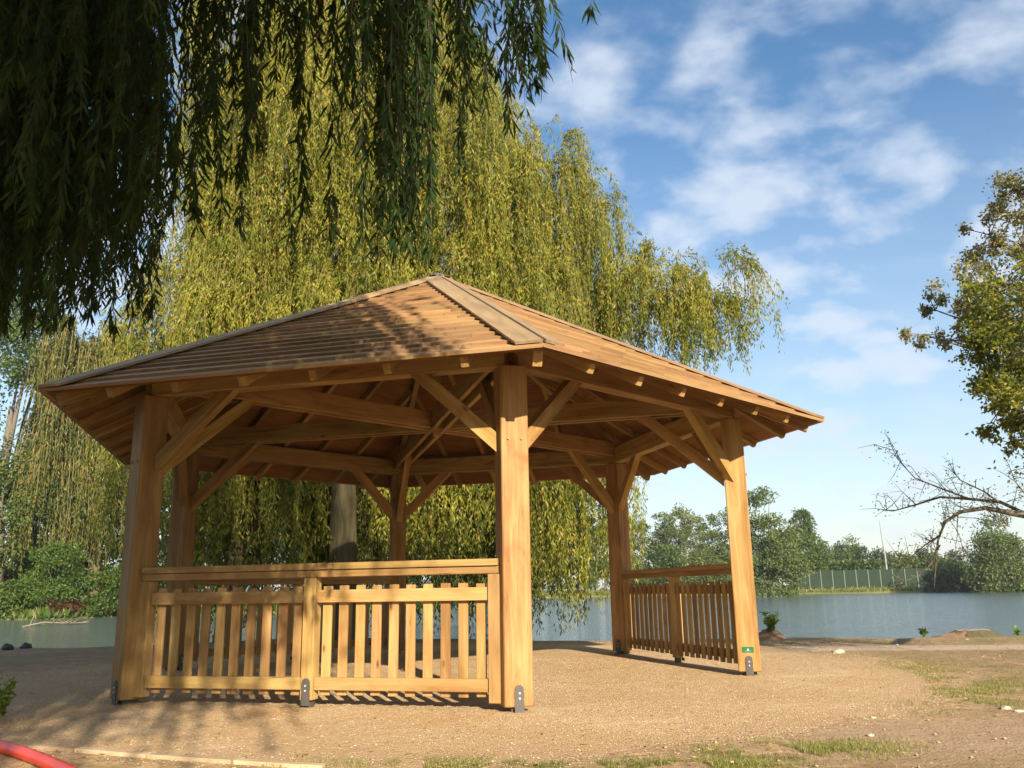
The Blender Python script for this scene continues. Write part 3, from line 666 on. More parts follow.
# railings on alternate sides
def railing(k):
    a, b = hp(k, RP), hp(k+1, RP); d = (b-a).normalized(); out = ((a+b)/2).normalized(); Ltot = (b-a).length
    root = empty('railing', (0, 0, 0)); root.parent = pav; root.empty_display_size = .1
    for key in list(root.keys()): del root[key]
    root.matrix_local = Matrix(((d.x, out.x, 0, a.x), (d.y, out.y, 0, a.y), (0, 0, 1, -GZ), (0, 0, 0, 1)))  # X along, Y outward, Z up
    mat = M_RAIL
    x0, x1 = PS/2*0.9, Ltot-PS/2*0.9
    def bar(name, xa, xb, y0, y1, z0, z1, c=0.004): return MB().box(xa, xb, y0, y1, z0, z1, c).build(name, mat, root)
    bar('top_rail', x0, x1, -0.055, 0.095, 1.035, 1.088)
    bar('under_rail', x0, x1, -0.035, 0.075, 0.975, 1.032)
    def upright(name, xc, w, y0, y1, z0, z1):
        o = MB().box(z0, z1, -w/2, w/2, y0, y1, 0.003).build(name, mat, root)
        o.matrix_local = Matrix(((0, 1, 0, xc), (0, 0, 1, 0), (1, 0, 0, 0), (0, 0, 0, 1))); return o
    e0, e1 = PS/2+0.025, Ltot-PS/2-0.025; mid = Ltot/2
    upright('end_post', e0, 0.10, -0.03, 0.075, 0.02, 0.972); upright('end_post', e1, 0.10, -0.03, 0.075, 0.02, 0.972)
    mp_ = upright('middle_post', mid, 0.105, -0.035, 0.075, 0.02, 0.972)
    ft = MB().box(mid-0.03, mid+0.03, -0.02, 0.04, -0.05, 0.02).build('post_foot', M_STEEL, root)
    shoe(root, Matrix(((-1, 0, 0, mid), (0, 1, 0, 0.0755), (0, 0, 1, 0.03), (0, 0, 0, 1))))
    for (xa, xb) in ((e0+0.055, mid-0.057), (mid+0.057, e1-0.055)):
        bar('upper_rail', xa, xb, 0.012, 0.055, 0.772, 0.872); bar('lower_rail', xa, xb, 0.012, 0.055, 0.095, 0.192)
        n = 10; pitch = (xb-xa)/n
        for i in range(n):
            xc = xa+pitch*(i+0.5)+random.uniform(-.003, .003)
            upright('baluster', xc, 0.078, -0.014, 0.010, 0.052+random.uniform(-.004, .004), 0.905+random.uniform(-.004, .004))
for k in (5, 1, 3): railing(k)

# ------------------------------------------------------------------ willows
def willow(name, label, base, lobes, nst, lmin, lmax, leafm, per_m, Ls, Bs, trunk_r, seed, zmin, limb_n=14, extra=None, stemr=0.004, folded=False, group=None, trunk_mat=None, sway=0.12, fluff=0.0):
    root = empty(name, base, label, 'tree', group); base = np.array(base, float)
    P0, D0, K = lobe_points(lobes, nst, seed, 1.15, 0.75)
    r = np.random.default_rng(seed+5)
    # strands gather under the boughs: pull the starts towards a set of bough points
    nb = max(12, nst//36); bi = r.integers(0, nst, nb); B = P0[bi]
    dist = ((P0[:, None, :]-B[None])**2*np.array([1, 1, .5])).sum(2); j = dist.argmin(1)
    P0 = P0+(B[j]-P0)*r.uniform(0.25, 0.95, (nst, 1))
    lens = r.uniform(lmin, lmax, nst)
    out = D0*np.array([1, 1, 0]); out = norm(out+1e-3)
    arch = r.uniform(0.2, 0.8, nst)*lobes[0][3]/4
    zm = zmin+r.exponential(0.8, nst)
    if extra is not None: P0, lens, out, arch, zm = extra(P0, lens, out, arch, zm, r)
    lens = np.minimum(lens, np.maximum(0.5, P0[:, 2]-zm+0.2))
    P = strands(P0, lens, out, arch, seed+9, 12, sway)
    V, Fq = strand_leaves(P-base, per_m, Ls, Bs, seed+3, folded, droop=0.55, fluff=fluff)
    link('crown', npmesh('crown', V, Fq), leafm, root)
    V, Fq = strand_stems(P-base, stemr)
    link('hanging_twigs', npmesh('hanging_twigs', V, Fq), M_TWIG if leafm is not L_WILLN else M_TWIGD, root)
    # trunk and limbs
    mb = MB(); Lb = np.array(lobes, float); top = np.array([Lb[0, 0], Lb[0, 1], Lb[0, 2]])-base
    fork = np.array([top[0]*0.25, top[1]*0.25, top[2]*0.42])
    mb.tube([(0, 0, -0.5), (0, 0, 0.25), tuple(fork*0.5), tuple(fork)], [trunk_r*1.5, trunk_r*1.1, trunk_r*0.95, trunk_r*0.8], 14)
    for q in range(limb_n):
        e = B[q % nb]-base; s = fork*(0.92+0.08*r.random()); m = s*0.5+e*0.5+np.array([0, 0, 0.12*np.linalg.norm(e-s)])
        m1 = s*0.75+e*0.25+np.array([r.normal(0, .15), r.normal(0, .15), 0.05*np.linalg.norm(e-s)])
        mb.tube([tuple(s), tuple(m1), tuple(m), tuple(e)], [trunk_r*0.5, trunk_r*0.36, trunk_r*0.24, trunk_r*0.06], 8)
    mb.build('trunk', trunk_mat or M_BARK, root, True)
    return root
def ex_main(P0, lens, out, arch, zm, r):
    # the right hand bough is short and its strands stay high above the roof
    right = P0[:, 0] > 3.9
    zm = np.where(right, 4.7+r.random(len(zm))*1.3, zm)
    lens = np.where(right, np.minimum(lens, r.uniform(0.5, 2.0, len(lens))), lens)
    # the trunk stands clear of the curtain
    c = (np.abs(P0[:, 0]+1.6) < 0.75) & (P0[:, 1] < 7.6)
    zm = np.where(c, np.maximum(zm, 3.6+r.random(len(zm))*1.5), zm)
    return P0, lens, out, arch, zm
main_lobes = [(-2.4, 7.9, 13.0, 3.4, 2.8, 3.0), (-1.7, 7.8, 10.2, 3.9, 3.2, 3.9), (2.0, 7.4, 8.9, 1.9, 1.9, 2.5), (4.9, 7.2, 7.3, 1.8, 1.4, 1.0), (5.5, 7.0, 6.6, 1.5, 1.1, 0.8), (4.2, 7.0, 6.4, 1.3, 1.1, 1.0), (-4.1, 7.6, 7.2, 2.0, 2.2, 3.0), (0.4, 6.8, 6.2, 3.0, 1.6, 2.4), (-2.8, 6.6, 5.6, 3.2, 1.6, 2.2), (2.9, 7.4, 5.0, 0.9, 1.2, 2.0)]
willow('weeping_willow', 'large yellow green weeping willow trailing down behind the pavilion', (-1.75, 6.6, -0.1), main_lobes, 6600, 1.2, 6.0,
       L_WILLOW, 36, 0.115, 0.0135, 0.26, 21, 0.1, extra=ex_main, sway=0.22, fluff=0.035)
def ex_rear(P0, lens, out, arch, zm, r):
    return P0, lens*1.0, out, arch, np.minimum(zm, 1.6)
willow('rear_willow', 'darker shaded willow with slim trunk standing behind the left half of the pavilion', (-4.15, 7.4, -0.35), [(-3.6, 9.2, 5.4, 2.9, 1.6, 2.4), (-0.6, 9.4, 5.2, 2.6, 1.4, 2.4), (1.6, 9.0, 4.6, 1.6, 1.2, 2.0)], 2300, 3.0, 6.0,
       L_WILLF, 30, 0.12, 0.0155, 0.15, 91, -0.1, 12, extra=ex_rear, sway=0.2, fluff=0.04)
# ------------------------------------------------------------------ nearer willow overhead on the left
def near_willow():
    base = np.array((-4.2, -13.6, GZ)); root = empty('overhanging_willow', base, 'dark shaded willow whose long leafy twigs hang across the top left', 'tree')
    r = np.random.default_rng(5)
    # visible curtain: (u0,u1, tip v0, tip v1, count, dmin, dmax)
    T = [(-90, 20, 250, 350, 60, 5.0, 7.2), (-30, 142, 210, 335, 230, 4.8, 7.4), (-20, 135, 40, 230, 130, 4.2, 6.6), (150, 215, 120, 260, 22, 4.0, 5.4), (150, 300, 10, 90, 26, 3.8, 5.2),
         (228, 256, 60, 210, 6, 3.8, 4.4), (284, 312, 80, 235, 6, 3.7, 4.3), (318, 350, 20, 120, 5, 3.6, 4.4), (370, 428, 130, 262, 34, 3.4, 4.6), (345, 480, 0, 80, 22, 3.6, 4.6),
         (425, 445, 220, 258, 2, 3.6, 4.0), (440, 478, 60, 180, 8, 3.6, 4.4), (508, 548, 50, 135, 17, 3.7, 4.4), (590, 606, 2, 8, 1, 3.8, 3.9)]
    tips = []; 
    for (u0, u1, v0, v1, n, d0, d1) in T:
        for i in range(n):
            p = at(r.uniform(u0, u1), r.uniform(v0, v1), r.uniform(d0, d1)); tips.append(tuple(p))
    tips = np.array(tips); n = len(tips)
    topz = np.where(tips[:, 0] > 1.2, 5.2, 6.0)+r.uniform(-0.5, 0.6, n)
    lens = topz-tips[:, 2]
    back = norm(np.stack([tips[:, 0]*0-0.25, tips[:, 0]*0-1.0, tips[:, 0]*0], 1)+r.normal(0, .2, (n, 3))*np.array([1, 1, 0]))
    arch = r.uniform(0.3, 0.9, n)
    starts = tips.copy(); starts[:, 2] = topz; starts = starts+back*arch[:, None]
    # twigs gather in bundles round a common bough end and differ in length
    nb_ = 46; bi = r.integers(0, n, nb_); q_ = ((starts[:, None, :2]-starts[bi][None, :, :2])**2).sum(2).argmin(1)
    pull = r.uniform(0.0, 0.6, (n, 1)); pull[-26:] = 0; starts[:, :2] += (starts[bi][q_][:, :2]-starts[:, :2])*pull
    P = strands(starts, lens+arch*0.5, -back, arch, 77, 18, 0.10)
    # canopy behind and above the camera: it shades the curtain, the near roof slope and the left ground
    lobes = [(0.9, -12.6, 11.3, 2.3, 2.3, 1.1), (-7.0, -10.5, 8.0, 3.0, 3.6, 3.0), (-7.5, -15.5, 8.0, 3.0, 3.0, 3.4), (-2.5, -17.0, 8.0, 3.0, 2.2, 3.4), (-4.2, -13.2, 9.6, 4.2, 3.4, 2.4), (-2.6, -12.6, 6.6, 4.0, 3.4, 2.6), (-5.0, -10.0, 6.6, 3.0, 3.0, 2.4), (-1.4, -8.4, 6.9, 2.6, 2.2, 1.3), (-0.4, -11.6, 7.0, 1.9, 2.4, 1.6)]
    P0, D0, K = lobe_points(lobes, 6200, 31, 1.1, 0.8)
    keep = ~((np.abs(P0[:, 0]-CAM[0]) < 0.8) & (np.abs(P0[:, 1]-CAM[1]) < 0.9))
    P0, D0 = P0[keep], D0[keep]; m = len(P0)
    zm = 2.6+r.exponential(0.7, m)+np.clip(P0[:, 0]+1.2, 0, 3)*0.55
    zm = np.where(P0[:, 1] > -9.6, np.maximum(zm, 5.6-0.0*zm), zm)
    zm = np.where((P0[:, 1] > -9.6) & (P0[:, 0] < -3.6), 3.2, zm)
    zm = np.where((P0[:, 2] > 10.0) & (P0[:, 0] > -0.9), 10.0, zm)
    le = np.minimum(r.uniform(1.5, 4.0, m), np.maximum(0.4, P0[:, 2]-zm))
    P2 = strands(P0, le, norm(D0*np.array([1, 1, 0])+1e-3), r.uniform(.1, .5, m), 78, 14, 0.06)
    V1, T1 = strand_leaves(P-base, 58, 0.10, 0.0075, 101, True, clumpy=True, fluff=0.008)
    V2, T2 = strand_leaves(P2-base, 34, 0.13, 0.013, 102, True)
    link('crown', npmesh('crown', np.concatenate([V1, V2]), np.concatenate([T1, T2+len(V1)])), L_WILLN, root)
    V1, F1 = strand_stems(P-base, 0.0035); V2, F2 = strand_stems(P2-base, 0.0035)
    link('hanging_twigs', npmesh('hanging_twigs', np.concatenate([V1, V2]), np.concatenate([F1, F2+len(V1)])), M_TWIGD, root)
    mb = MB(); mb.tube([(0, 0, -.3), (0, 0, .3), (0.1, 0.1, 1.8), (0.3, 0.3, 3.6)], [0.62, 0.48, 0.42, 0.36], 14)
    for e in ((-2.2, 2.2, 7.0), (0.5, 3.6, 6.9), (2.6, 5.2, 6.6), (3.8, 2.0, 7.2), (-0.8, 5.8, 6.8), (3.4, 7.4, 6.7), (1.8, 8.2, 6.5), (5.3, 7.6, 6.0), (0.2, 9.0, 6.6), (2.0, -1.5, 7.5), (-2.0, -1, 7.4)):
        mb.tube([(0.3, 0.3, 3.5), (e[0]*.35+.2, e[1]*.35+.2, 5.3), (e[0]*.7, e[1]*.7, 6.8), e], [0.2, 0.15, 0.09, 0.025], 8)
    mb.build('trunk', M_BARK2, root, True)
near_willow()

# ------------------------------------------------------------------ trees over the water
def gz(p): return ground_z(p.x, p.y)
def far_tree(name, label, u, vtop, hw, d, leafm, n, size, seed, cat='tree', group='trees on the far bank', tall=1.0, low=0.12, barkm=None, clump=0.0, nclump=90):
    n = int(n*1.8); size *= 0.72; nclump = int(nclump*1.3)
    b = at(u, 590, d); g = gz(b); b.z = g; top = at(u, vtop, d).z; h = top-g; w = hw/FPX*d
    r = random.Random(seed); lobes = []
    for i in range(6):
        f = r.uniform(low+0.18, 0.80); k = math.sin(min(1, f*1.15)*PI)**0.5
        lobes.append((b.x+r.uniform(-.5, .5)*w, b.y+r.uniform(-.4, .4)*w, g+h*f, w*0.55*k+.2, w*0.5*k+.2, h*0.20))
    lobes.append((b.x, b.y, g+h*0.80, w*0.5, w*0.5, h*0.19)); lobes += [(b.x-w*.45, b.y, g+h*.16, w*.5, w*.5, h*.17), (b.x+w*.45, b.y, g+h*.16, w*.5, w*.5, h*.17), (b.x, b.y-w*.3, g+h*.2, w*.7, w*.5, h*.22)]; lobes.append((b.x, b.y, g+h*0.5, w*0.8, w*0.7, h*0.3))
    return cloud_tree(name, label, cat, b, lobes, leafm, barkm or M_BARK2, n, size, max(0.05, h*0.02), seed, group, nclump=nclump, clump=clump or w*0.2)
far_tree('silver_willow', 'tall silvery grey willow beyond the lake just right of the front right post', 768, 489, 36, 118, L_SILVER, 9000, 0.55, 301, group=None, low=0.0, nclump=150)
far_tree('poplar_tree', 'tall dense mid green poplar beside the silvery willow over the lake', 808, 508, 22, 160, L_GREEN, 7000, 0.6, 302, group=None, low=0.0, nclump=140)
ORD = ['first', 'second', 'third', 'fourth', 'fifth', 'sixth', 'seventh', 'eighth', 'ninth', 'tenth']
G1 = 'mixed trees massed on the far bank behind the right railing'
for i, (u, v, hw, d, lm) in enumerate([(548, 520, 22, 158, L_GREEN), (578, 512, 24, 160, L_OLIVE), (606, 516, 22, 157, L_GREEN), (632, 514, 24, 159, L_OLIVE), (658, 508, 26, 162, L_SILVER), (686, 506, 25, 160, L_OLIVE), (712, 512, 24, 163, L_GREEN), (735, 508, 24, 161, L_SILVER), (665, 545, 28, 156, L_GREEN), (705, 548, 26, 156, L_OLIVE)]):
    lab = {L_GREEN: 'mid green rounded tree in the mixed belt across the lake behind the right railing', L_OLIVE: 'olive green rounded tree in the mixed belt across the lake behind the right railing', L_SILVER: 'greyish pale tree in the mixed belt across the lake behind the right railing'}[lm]
    lab = lab.replace(' in the mixed belt across the lake behind the right railing', ' in the belt beyond the right railing' + (', %s from the left' % ORD[i]) if i < 8 else (', %s of two low ones' % ('left' if i == 8 else 'right')))
    far_tree('broadleaf_tree', lab, u, v, hw, d, lm, 4200, 0.6, 320+i, group=G1, low=0.0)
G2 = 'low dark trees along the skyline behind the green fence'
for i, (u, v, hw, d, lm) in enumerate([(826, 546, 20, 190, L_DARK), (845, 541, 16, 200, L_GREEN), (864, 546, 18, 205, L_DARK), (886, 549, 20, 198, L_DARK), (909, 552, 18, 205, L_GREEN), (930, 549, 18, 200, L_DARK), (952, 553, 18, 195, L_DARK)]):
    far_tree('skyline_tree', 'low distant tree, %s from the left in the skyline row behind the green fence' % ORD[i], u, v, hw, d, lm, 3000, 0.7, 350+i, group=G2, low=0.0)
far_tree('slender_tree', 'thin see-through tree rising above the skyline row behind the green fence', 855, 535, 9, 203, L_OLIVE, 700, 0.7, 371, group=None)
far_tree('dome_willow', 'broad grey green domed tree across the lake at the right edge', 1004, 516, 38, 140, L_SILVER, 9000, 0.55, 372, group=None, low=0.0, nclump=150)
G3 = 'dark bushes on the far bank at the right'
for i, (u, v, hw) in enumerate([(938, 570, 16), (960, 562, 18), (985, 566, 20), (1012, 560, 22), (1040, 556, 24)]):
    far_tree('waterside_bush', 'dark rounded bush on the far waterline, %s to the right of the green fence' % ORD[i], u, v, hw, 149, L_DARK, 2500, 0.5, 380+i, 'bush', G3, low=0.0)
# hedge above the fence
hb = at(865, 590, 165); root = empty('clipped_hedge', (hb.x, hb.y, gz(hb)), 'long dark green hedge showing above the green fence across the lake', 'hedge')
r = np.random.default_rng(8); n = 16000; A = at(790, 590, 165); B = at(950, 590, 165); hz_ = at(865, 562, 165).z
t_ = r.random(n); P = np.stack([A.x+(B.x-A.x)*t_, A.y+(B.y-A.y)*t_+r.normal(0, .8, n), -0.2+(hz_+0.2)*r.random(n)**0.6+r.normal(0, .22, n)], 1)-np.array(root.location)
D = norm(r.normal(0, 1, (n, 3))); Wd = norm(np.cross(D, r.normal(0, 1, (n, 3)))); V, Fq = leaf_quads(P, D, Wd, .55, .2)
link('foliage', npmesh('foliage', V, Fq), L_GREEN, root)
mb = MB()
for i in range(40): 
    q = A.lerp(B, i/39)-root.location; mb.tube([(q.x, q.y, -.4), (q.x+.1, q.y, hz_*0.7)], [.08, .03], 5)
mb.build('stems', M_BARK2, root)
# fence across the lake
fa, fb = at(799, 590, 156), at(932, 590, 156); g = 0.1; ft_ = at(860, 570, 156).z
root = empty('green_fence', (fa.x, fa.y, g), 'green mesh fence with pale posts along the far bank', 'fence')
d = fb-fa; d.z = 0; Ln = d.length; d.normalize(); nrm = Vector((-d.y, d.x, 0))
ang = math.atan2(d.y, d.x)
pn = MB()
pn.box(0, Ln, -0.012, 0.012, 0.35, ft_-g); 
o = pn.build('mesh_panel', M_FENCE, root); o.rotation_euler.z = ang
for i in range(12):
    x = Ln*i/11; pm = MB().box(x-0.07, x+0.07, -0.10, -0.02, -0.3, ft_-g+0.05, 0); o = pm.build('fence_post', M_FPOST, root); o.rotation_euler.z = ang
# pale retaining edge below the fence
mb = MB().box(0, Ln*0.96, -1.2, -0.9, -0.6, 0.24); o = mb.build('timber_bank_edging', M_BEIGE); o.location = (fa.x, fa.y, 0.0); o.rotation_euler.z = ang
tag(o, 'low pale timber edging along the foot of the green fence', 'edging')
# mast
m0 = at(889, 590, 158); root = empty('lamp_mast', (m0.x, m0.y, 0), 'slim white mast rising behind the green fence across the lake', 'mast'); mt = at(884, 518, 158).z
MB().tube([(0, 0, -.3), (0, 0, mt*0.48), (-0.35, 0, mt)], [0.22, 0.14, 0.04], 8).build('pole', M_MAST, root)
MB().box(-1.2, 0.9, -0.04, 0.06, mt-0.1, mt).build('cross_arm', M_MAST, root)

# left bank
far_tree('dark_tree', 'very dark broadleaf tree on the far left bank at the picture edge', -5, 230, 75, 74, L_GREEN, 13000, 0.42, 401, group=None, low=0.1, nclump=110)
fw = [(at(92, 330, 72).x, at(92, 330, 72).y, 19.0, 4.6, 3.0, 3.5), (at(92, 400, 72).x, at(92, 400, 72).y, 14.5, 4.2, 3.5, 5.5), (at(60, 430, 72).x, at(60, 430, 72).y, 10, 3.0, 2.5, 4.0), (at(125, 430, 72).x, at(125, 430, 72).y, 11, 3.0, 2.5, 4.0)]
bl = at(95, 600, 73); bl.z = gz(bl)
willow('distant_willow', 'yellow green weeping willow on the far left bank beyond the pavilion eave', tuple(bl), fw, 2000, 3, 9, L_WILLF, 9, 0.42, 0.05, 0.5, 55, 1.0, 8, stemr=0.02)
G4 = 'shaded trees on the far bank behind the willow curtain'
for i, (u, v, hw, d) in enumerate([(165, 400, 45, 80), (225, 440, 45, 76), (285, 420, 42, 79), (345, 440, 45, 77), (405, 440, 42, 80), (460, 450, 40, 82), (505, 480, 36, 90), (38, 470, 40, 76)]):
    far_tree('shaded_tree', 'dark far bank tree behind the trailing willow, %s of them from the left' % ORD[i] if i < 7 else 'dark tree on the far left bank below the taller tree at the picture edge', u, v, hw, d, L_DARK if i % 2 == 0 else L_GREEN, 4200, 0.45, 410+i, group=G4, low=0.0, nclump=80)
far_tree('tall_dark_tree', 'tall dark tree behind the distant weeping willow on the far left bank', 70, 330, 60, 86, L_DARK, 8000, .45, 440, group=None, low=0.0, nclump=120)
for i, (u, v, hw) in enumerate([(128, 520, 34), (88, 500, 30), (30, 530, 34)]):
    far_tree('thicket_bush', ['dark thicket bush on the left bank beside the front left post', 'dark thicket bush under the distant willow crown', 'dark thicket bush behind the rounded green bush at left'][i], u, v, hw, 76+2*i, L_DARK, 4500, .35, 450+i, 'bush', None, low=0.0)
far_tree('green_bush', 'bright green rounded bush on the far left bank above the water', 55, 545, 34, 68, L_BRIGHT, 5200, 0.28, 430, 'bush', None, low=0.0)
far_tree('spreading_bush', 'smaller green bush on the far left bank right of the reddish shrub', 108, 566, 24, 68, L_BRIGHT, 3000, 0.28, 431, 'bush', None, low=0.0)
far_tree('left_edge_bush', 'low dark green bush at the far left waterline by the picture edge', 8, 582, 22, 68, L_GREEN, 2500, 0.28, 432, 'bush', None, low=0.0)
far_tree('reddish_shrub', 'low reddish shrub at the waterline between two green bushes', 68, 598, 16, 67, L_RUST, 1800, 0.24, 433, 'shrub', None, low=0.0)

# unseen trees added behind the viewpoint to close off the low sky
for i, (x, y, w, h) in enumerate([(-13, -20, 4.5, 9), (-16, -8, 4.0, 9), (14, -19, 4.0, 8.5), (17, -9, 4.0, 8), (-5, -27, 4.5, 10), (21, -24, 4.5, 10)]):
    lb = [(x, y, h*.62, w, w, h*.34), (x-w*.4, y, h*.35, w*.8, w*.8, h*.3), (x+w*.4, y+1, h*.35, w*.8, w*.8, h*.3)]
    cloud_tree('sky_blocking_tree', 'mid green tree added out of view to block low sky, ' + ['far back left', 'nearest on the left', 'back right', 'nearest on the right', 'straight back', 'farthest right'][i], 'tree', (x, y, GZ), lb, L_GREEN, M_BARK2, 9000, .22, .25, 500+i, None, nclump=120)
# ------------------------------------------------------------------ right hand trees
def right_tree():
    base = Vector((11.2, 2.2, GZ)); root = empty('leaning_tree', base, 'tree reaching in from the right edge with yellow and pale leaves', 'tree')
    r = np.random.default_rng(61); mb = MB()
    mb.tube([(0, 0, -.3), (0, 0, 1), (-.2, 0.1, 3.0), (-.1, 0, 6.5), (0, 0, 9)], [.34, .27, .22, .14, .04], 10)
    def limb(s, e, r0, sag=0.1):
        s, e = Vector(s), Vector(e); m = s.lerp(e, .5)+Vector((0, 0, sag*(e-s).length)); mb.tube([s, m, e], [r0, r0*.6, r0*.15], 6); return m
    groups = []
    def clump(u, v, d, rad, n, pale):
        p = at(u, v, d)-base; groups.append((p, rad, n, pale)); limb((-.1, 0, max(1.5, p.z-1.5)), p, 0.05)
    for (u, v, rad, n, pale) in [(1015, 190, .28, 500, 1), (1022, 245, .30, 500, 1), (990, 235, .22, 260, 1), (975, 270, .26, 320, 1), (955, 300, .26, 260, 1), (935, 310, .20, 190, 1), (925, 335, .20, 170, 1), (950, 340, .22, 220, 1),
                                 (1000, 290, .34, 900, 0), (985, 320, .30, 900, 0), (1020, 320, .38, 1300, 0), (975, 350, .26, 700, 0), (1005, 350, .36, 1300, 0), (985, 380, .26, 700, 0), (1015, 385, .34, 1100, 0), (1000, 410, .24, 600, 0), (1022, 420, .26, 600, 0), (1018, 445, .16, 200, 0),
                                 (1050, 300, .6, 1800, 0), (1060, 400, .6, 1800, 0), (1090, 330, .8, 2200, 0), (1060, 220, .5, 1000, 1), (1100, 240, .8, 1500, 1), (1120, 420, .9, 2200, 0), (1160, 330, 1.1, 2500, 0)]:
        clump(u, v, 11.2+r.uniform(-.8, .8), rad, n, pale)
    for pale, mat, nm in ((1, L_PALE, 'pale_foliage'), (0, L_YELLOW, 'yellow_foliage')):
        PP = []
        for (p, rad, n, pl_) in groups:
            if pl_ != pale: continue
            n = int(n*(2.6 if pale else 1.4))
            # sub clumps so that the outline is broken
            k = max(6, n//95); C = norm(r.normal(0, 1, (k, 3)))*rad*r.uniform(.3, 1.5, (k, 1)); q = r.integers(0, k, n)
            PP.append(np.array(p)+C[q]+r.normal(0, rad*0.17, (n, 3)))
            for c in C: mb.tube([p, p+Vector(c)], [.008, .003], 4, False)
        P = np.concatenate(PP); n = len(P); D = norm(r.normal(0, 1, (n, 3))+np.array([0, 0, -.4])); Wd = norm(np.cross(D, r.normal(0, 1, (n, 3))))
        s = 0.048 if pale else 0.052
        V, Fq = leaf_quads(P, D, Wd, s*r.uniform(.7, 1.3, n), s*.3)
        link('crown' if not pale else 'crown', npmesh('crown', V, Fq), mat, root)
    mb.build('trunk', M_BARK2, root, True)
right_tree()
def bough_tree():
    base = Vector((12.2, 4.6, GZ-0.1)); root = empty('bare_willow', base, 'nearly bare low tree arching its drooping bough in from the right over the water', 'tree')
    r = random.Random(4); mb = MB(); D0 = 12.5
    def pp(u, v, d=D0): return at(u, v, d)-base
    mb.tube([(0, 0, -.4), (0, 0, .8), (-.2, .1, 1.6), (-.3, .2, 2.0)], [.30, .22, .18, .15], 10)
    main = [Vector((-.3, .2, 1.95)), pp(1090, 528), pp(1045, 519), pp(1010, 513), pp(985, 508), pp(960, 512), pp(945, 522), pp(938, 540), pp(936, 560), pp(935, 575), pp(934, 590)]
    mb.tube(main, [.11, .058, .042, .034, .028, .023, .019, .015, .011, .007, .003], 8)
    tips = []
    def twig(pts, r0):
        mb.tube(pts, [r0*(1-.85*i/(len(pts)-1)) for i in range(len(pts))], 5, False); tips.append(pts)
    def path(lst): return [pp(u, v, D0+dd) for u, v, dd in lst]
    twig(path([(1030, 516, 0), (1000, 502, .2), (970, 499, .3), (940, 497, .3), (915, 505, .3), (893, 511, .3), (882, 510, .3)]), .026)
    twig(path([(970, 499, .3), (940, 488, .2), (915, 478, .2), (900, 462, .2), (893, 450, .2)]), .014)
    twig(path([(1000, 503, 0), (985, 492, -.2), (960, 480, -.2), (948, 465, -.2)]), .014)
    twig(path([(1040, 517, 0), (1030, 500, -.3), (1018, 485, -.4), (1008, 470, -.4)]), .014)
    twig(path([(940, 535, 0), (925, 545, .1), (905, 562, .1), (897, 574, .1)]), .012)
    twig(path([(940, 545, 0), (930, 565, -.1), (918, 578, -.1)]), .012)
    twig(path([(958, 512, 0), (957, 530, .1), (962, 545, .2), (968, 555, .2)]), .007)
    twig(path([(985, 508, 0), (1000, 520, -.1), (1012, 528, -.1)]), .008)
    base_tw = list(tips)
    leaves = []
    for pts in base_tw+[main[3:8]]:
        for i in range(len(pts)-1):
            for k in range(4):
                s = pts[i].lerp(pts[i+1], r.random()); L_ = r.uniform(.15, .5)
                dv = Vector((r.uniform(-1, .3), r.uniform(-.5, .5), r.uniform(-.25, .9))).normalized()
                m = s+dv*L_*.5+Vector((0, 0, r.uniform(-.04, .04))); e = s+dv*L_+Vector((0, 0, r.uniform(-.12, .04)))
                mb.tube([s, m, e], [.006, .004, .0015], 3, False)
                for q in range(7): leaves.append(s.lerp(e, r.random())+Vector((r.gauss(0, .04), r.gauss(0, .04), r.gauss(0, .04))))
                if r.random() < .6:
                    e2 = m+Vector((r.uniform(-1, .5), r.uniform(-.5, .5), r.uniform(-.3, .8))).normalized()*L_*.5
                    mb.tube([m, e2], [.0035, .0012], 3, False)
                    for q in range(3): leaves.append(m.lerp(e2, r.random())+Vector((r.gauss(0, .03), 0, r.gauss(0, .03))))
    mb.build('trunk', M_BARK2, root, True)
    P = np.array([tuple(x) for x in leaves]); rr = np.random.default_rng(2); n = len(P)
    D = norm(rr.normal(0, 1, (n, 3))); Wd = norm(np.cross(D, rr.normal(0, 1, (n, 3)))); V, Fq = leaf_quads(P, D, Wd, .035*rr.uniform(.6, 1.3, n), .009)
    link('crown', npmesh('crown', V, Fq), L_PALE, root)
bough_tree()

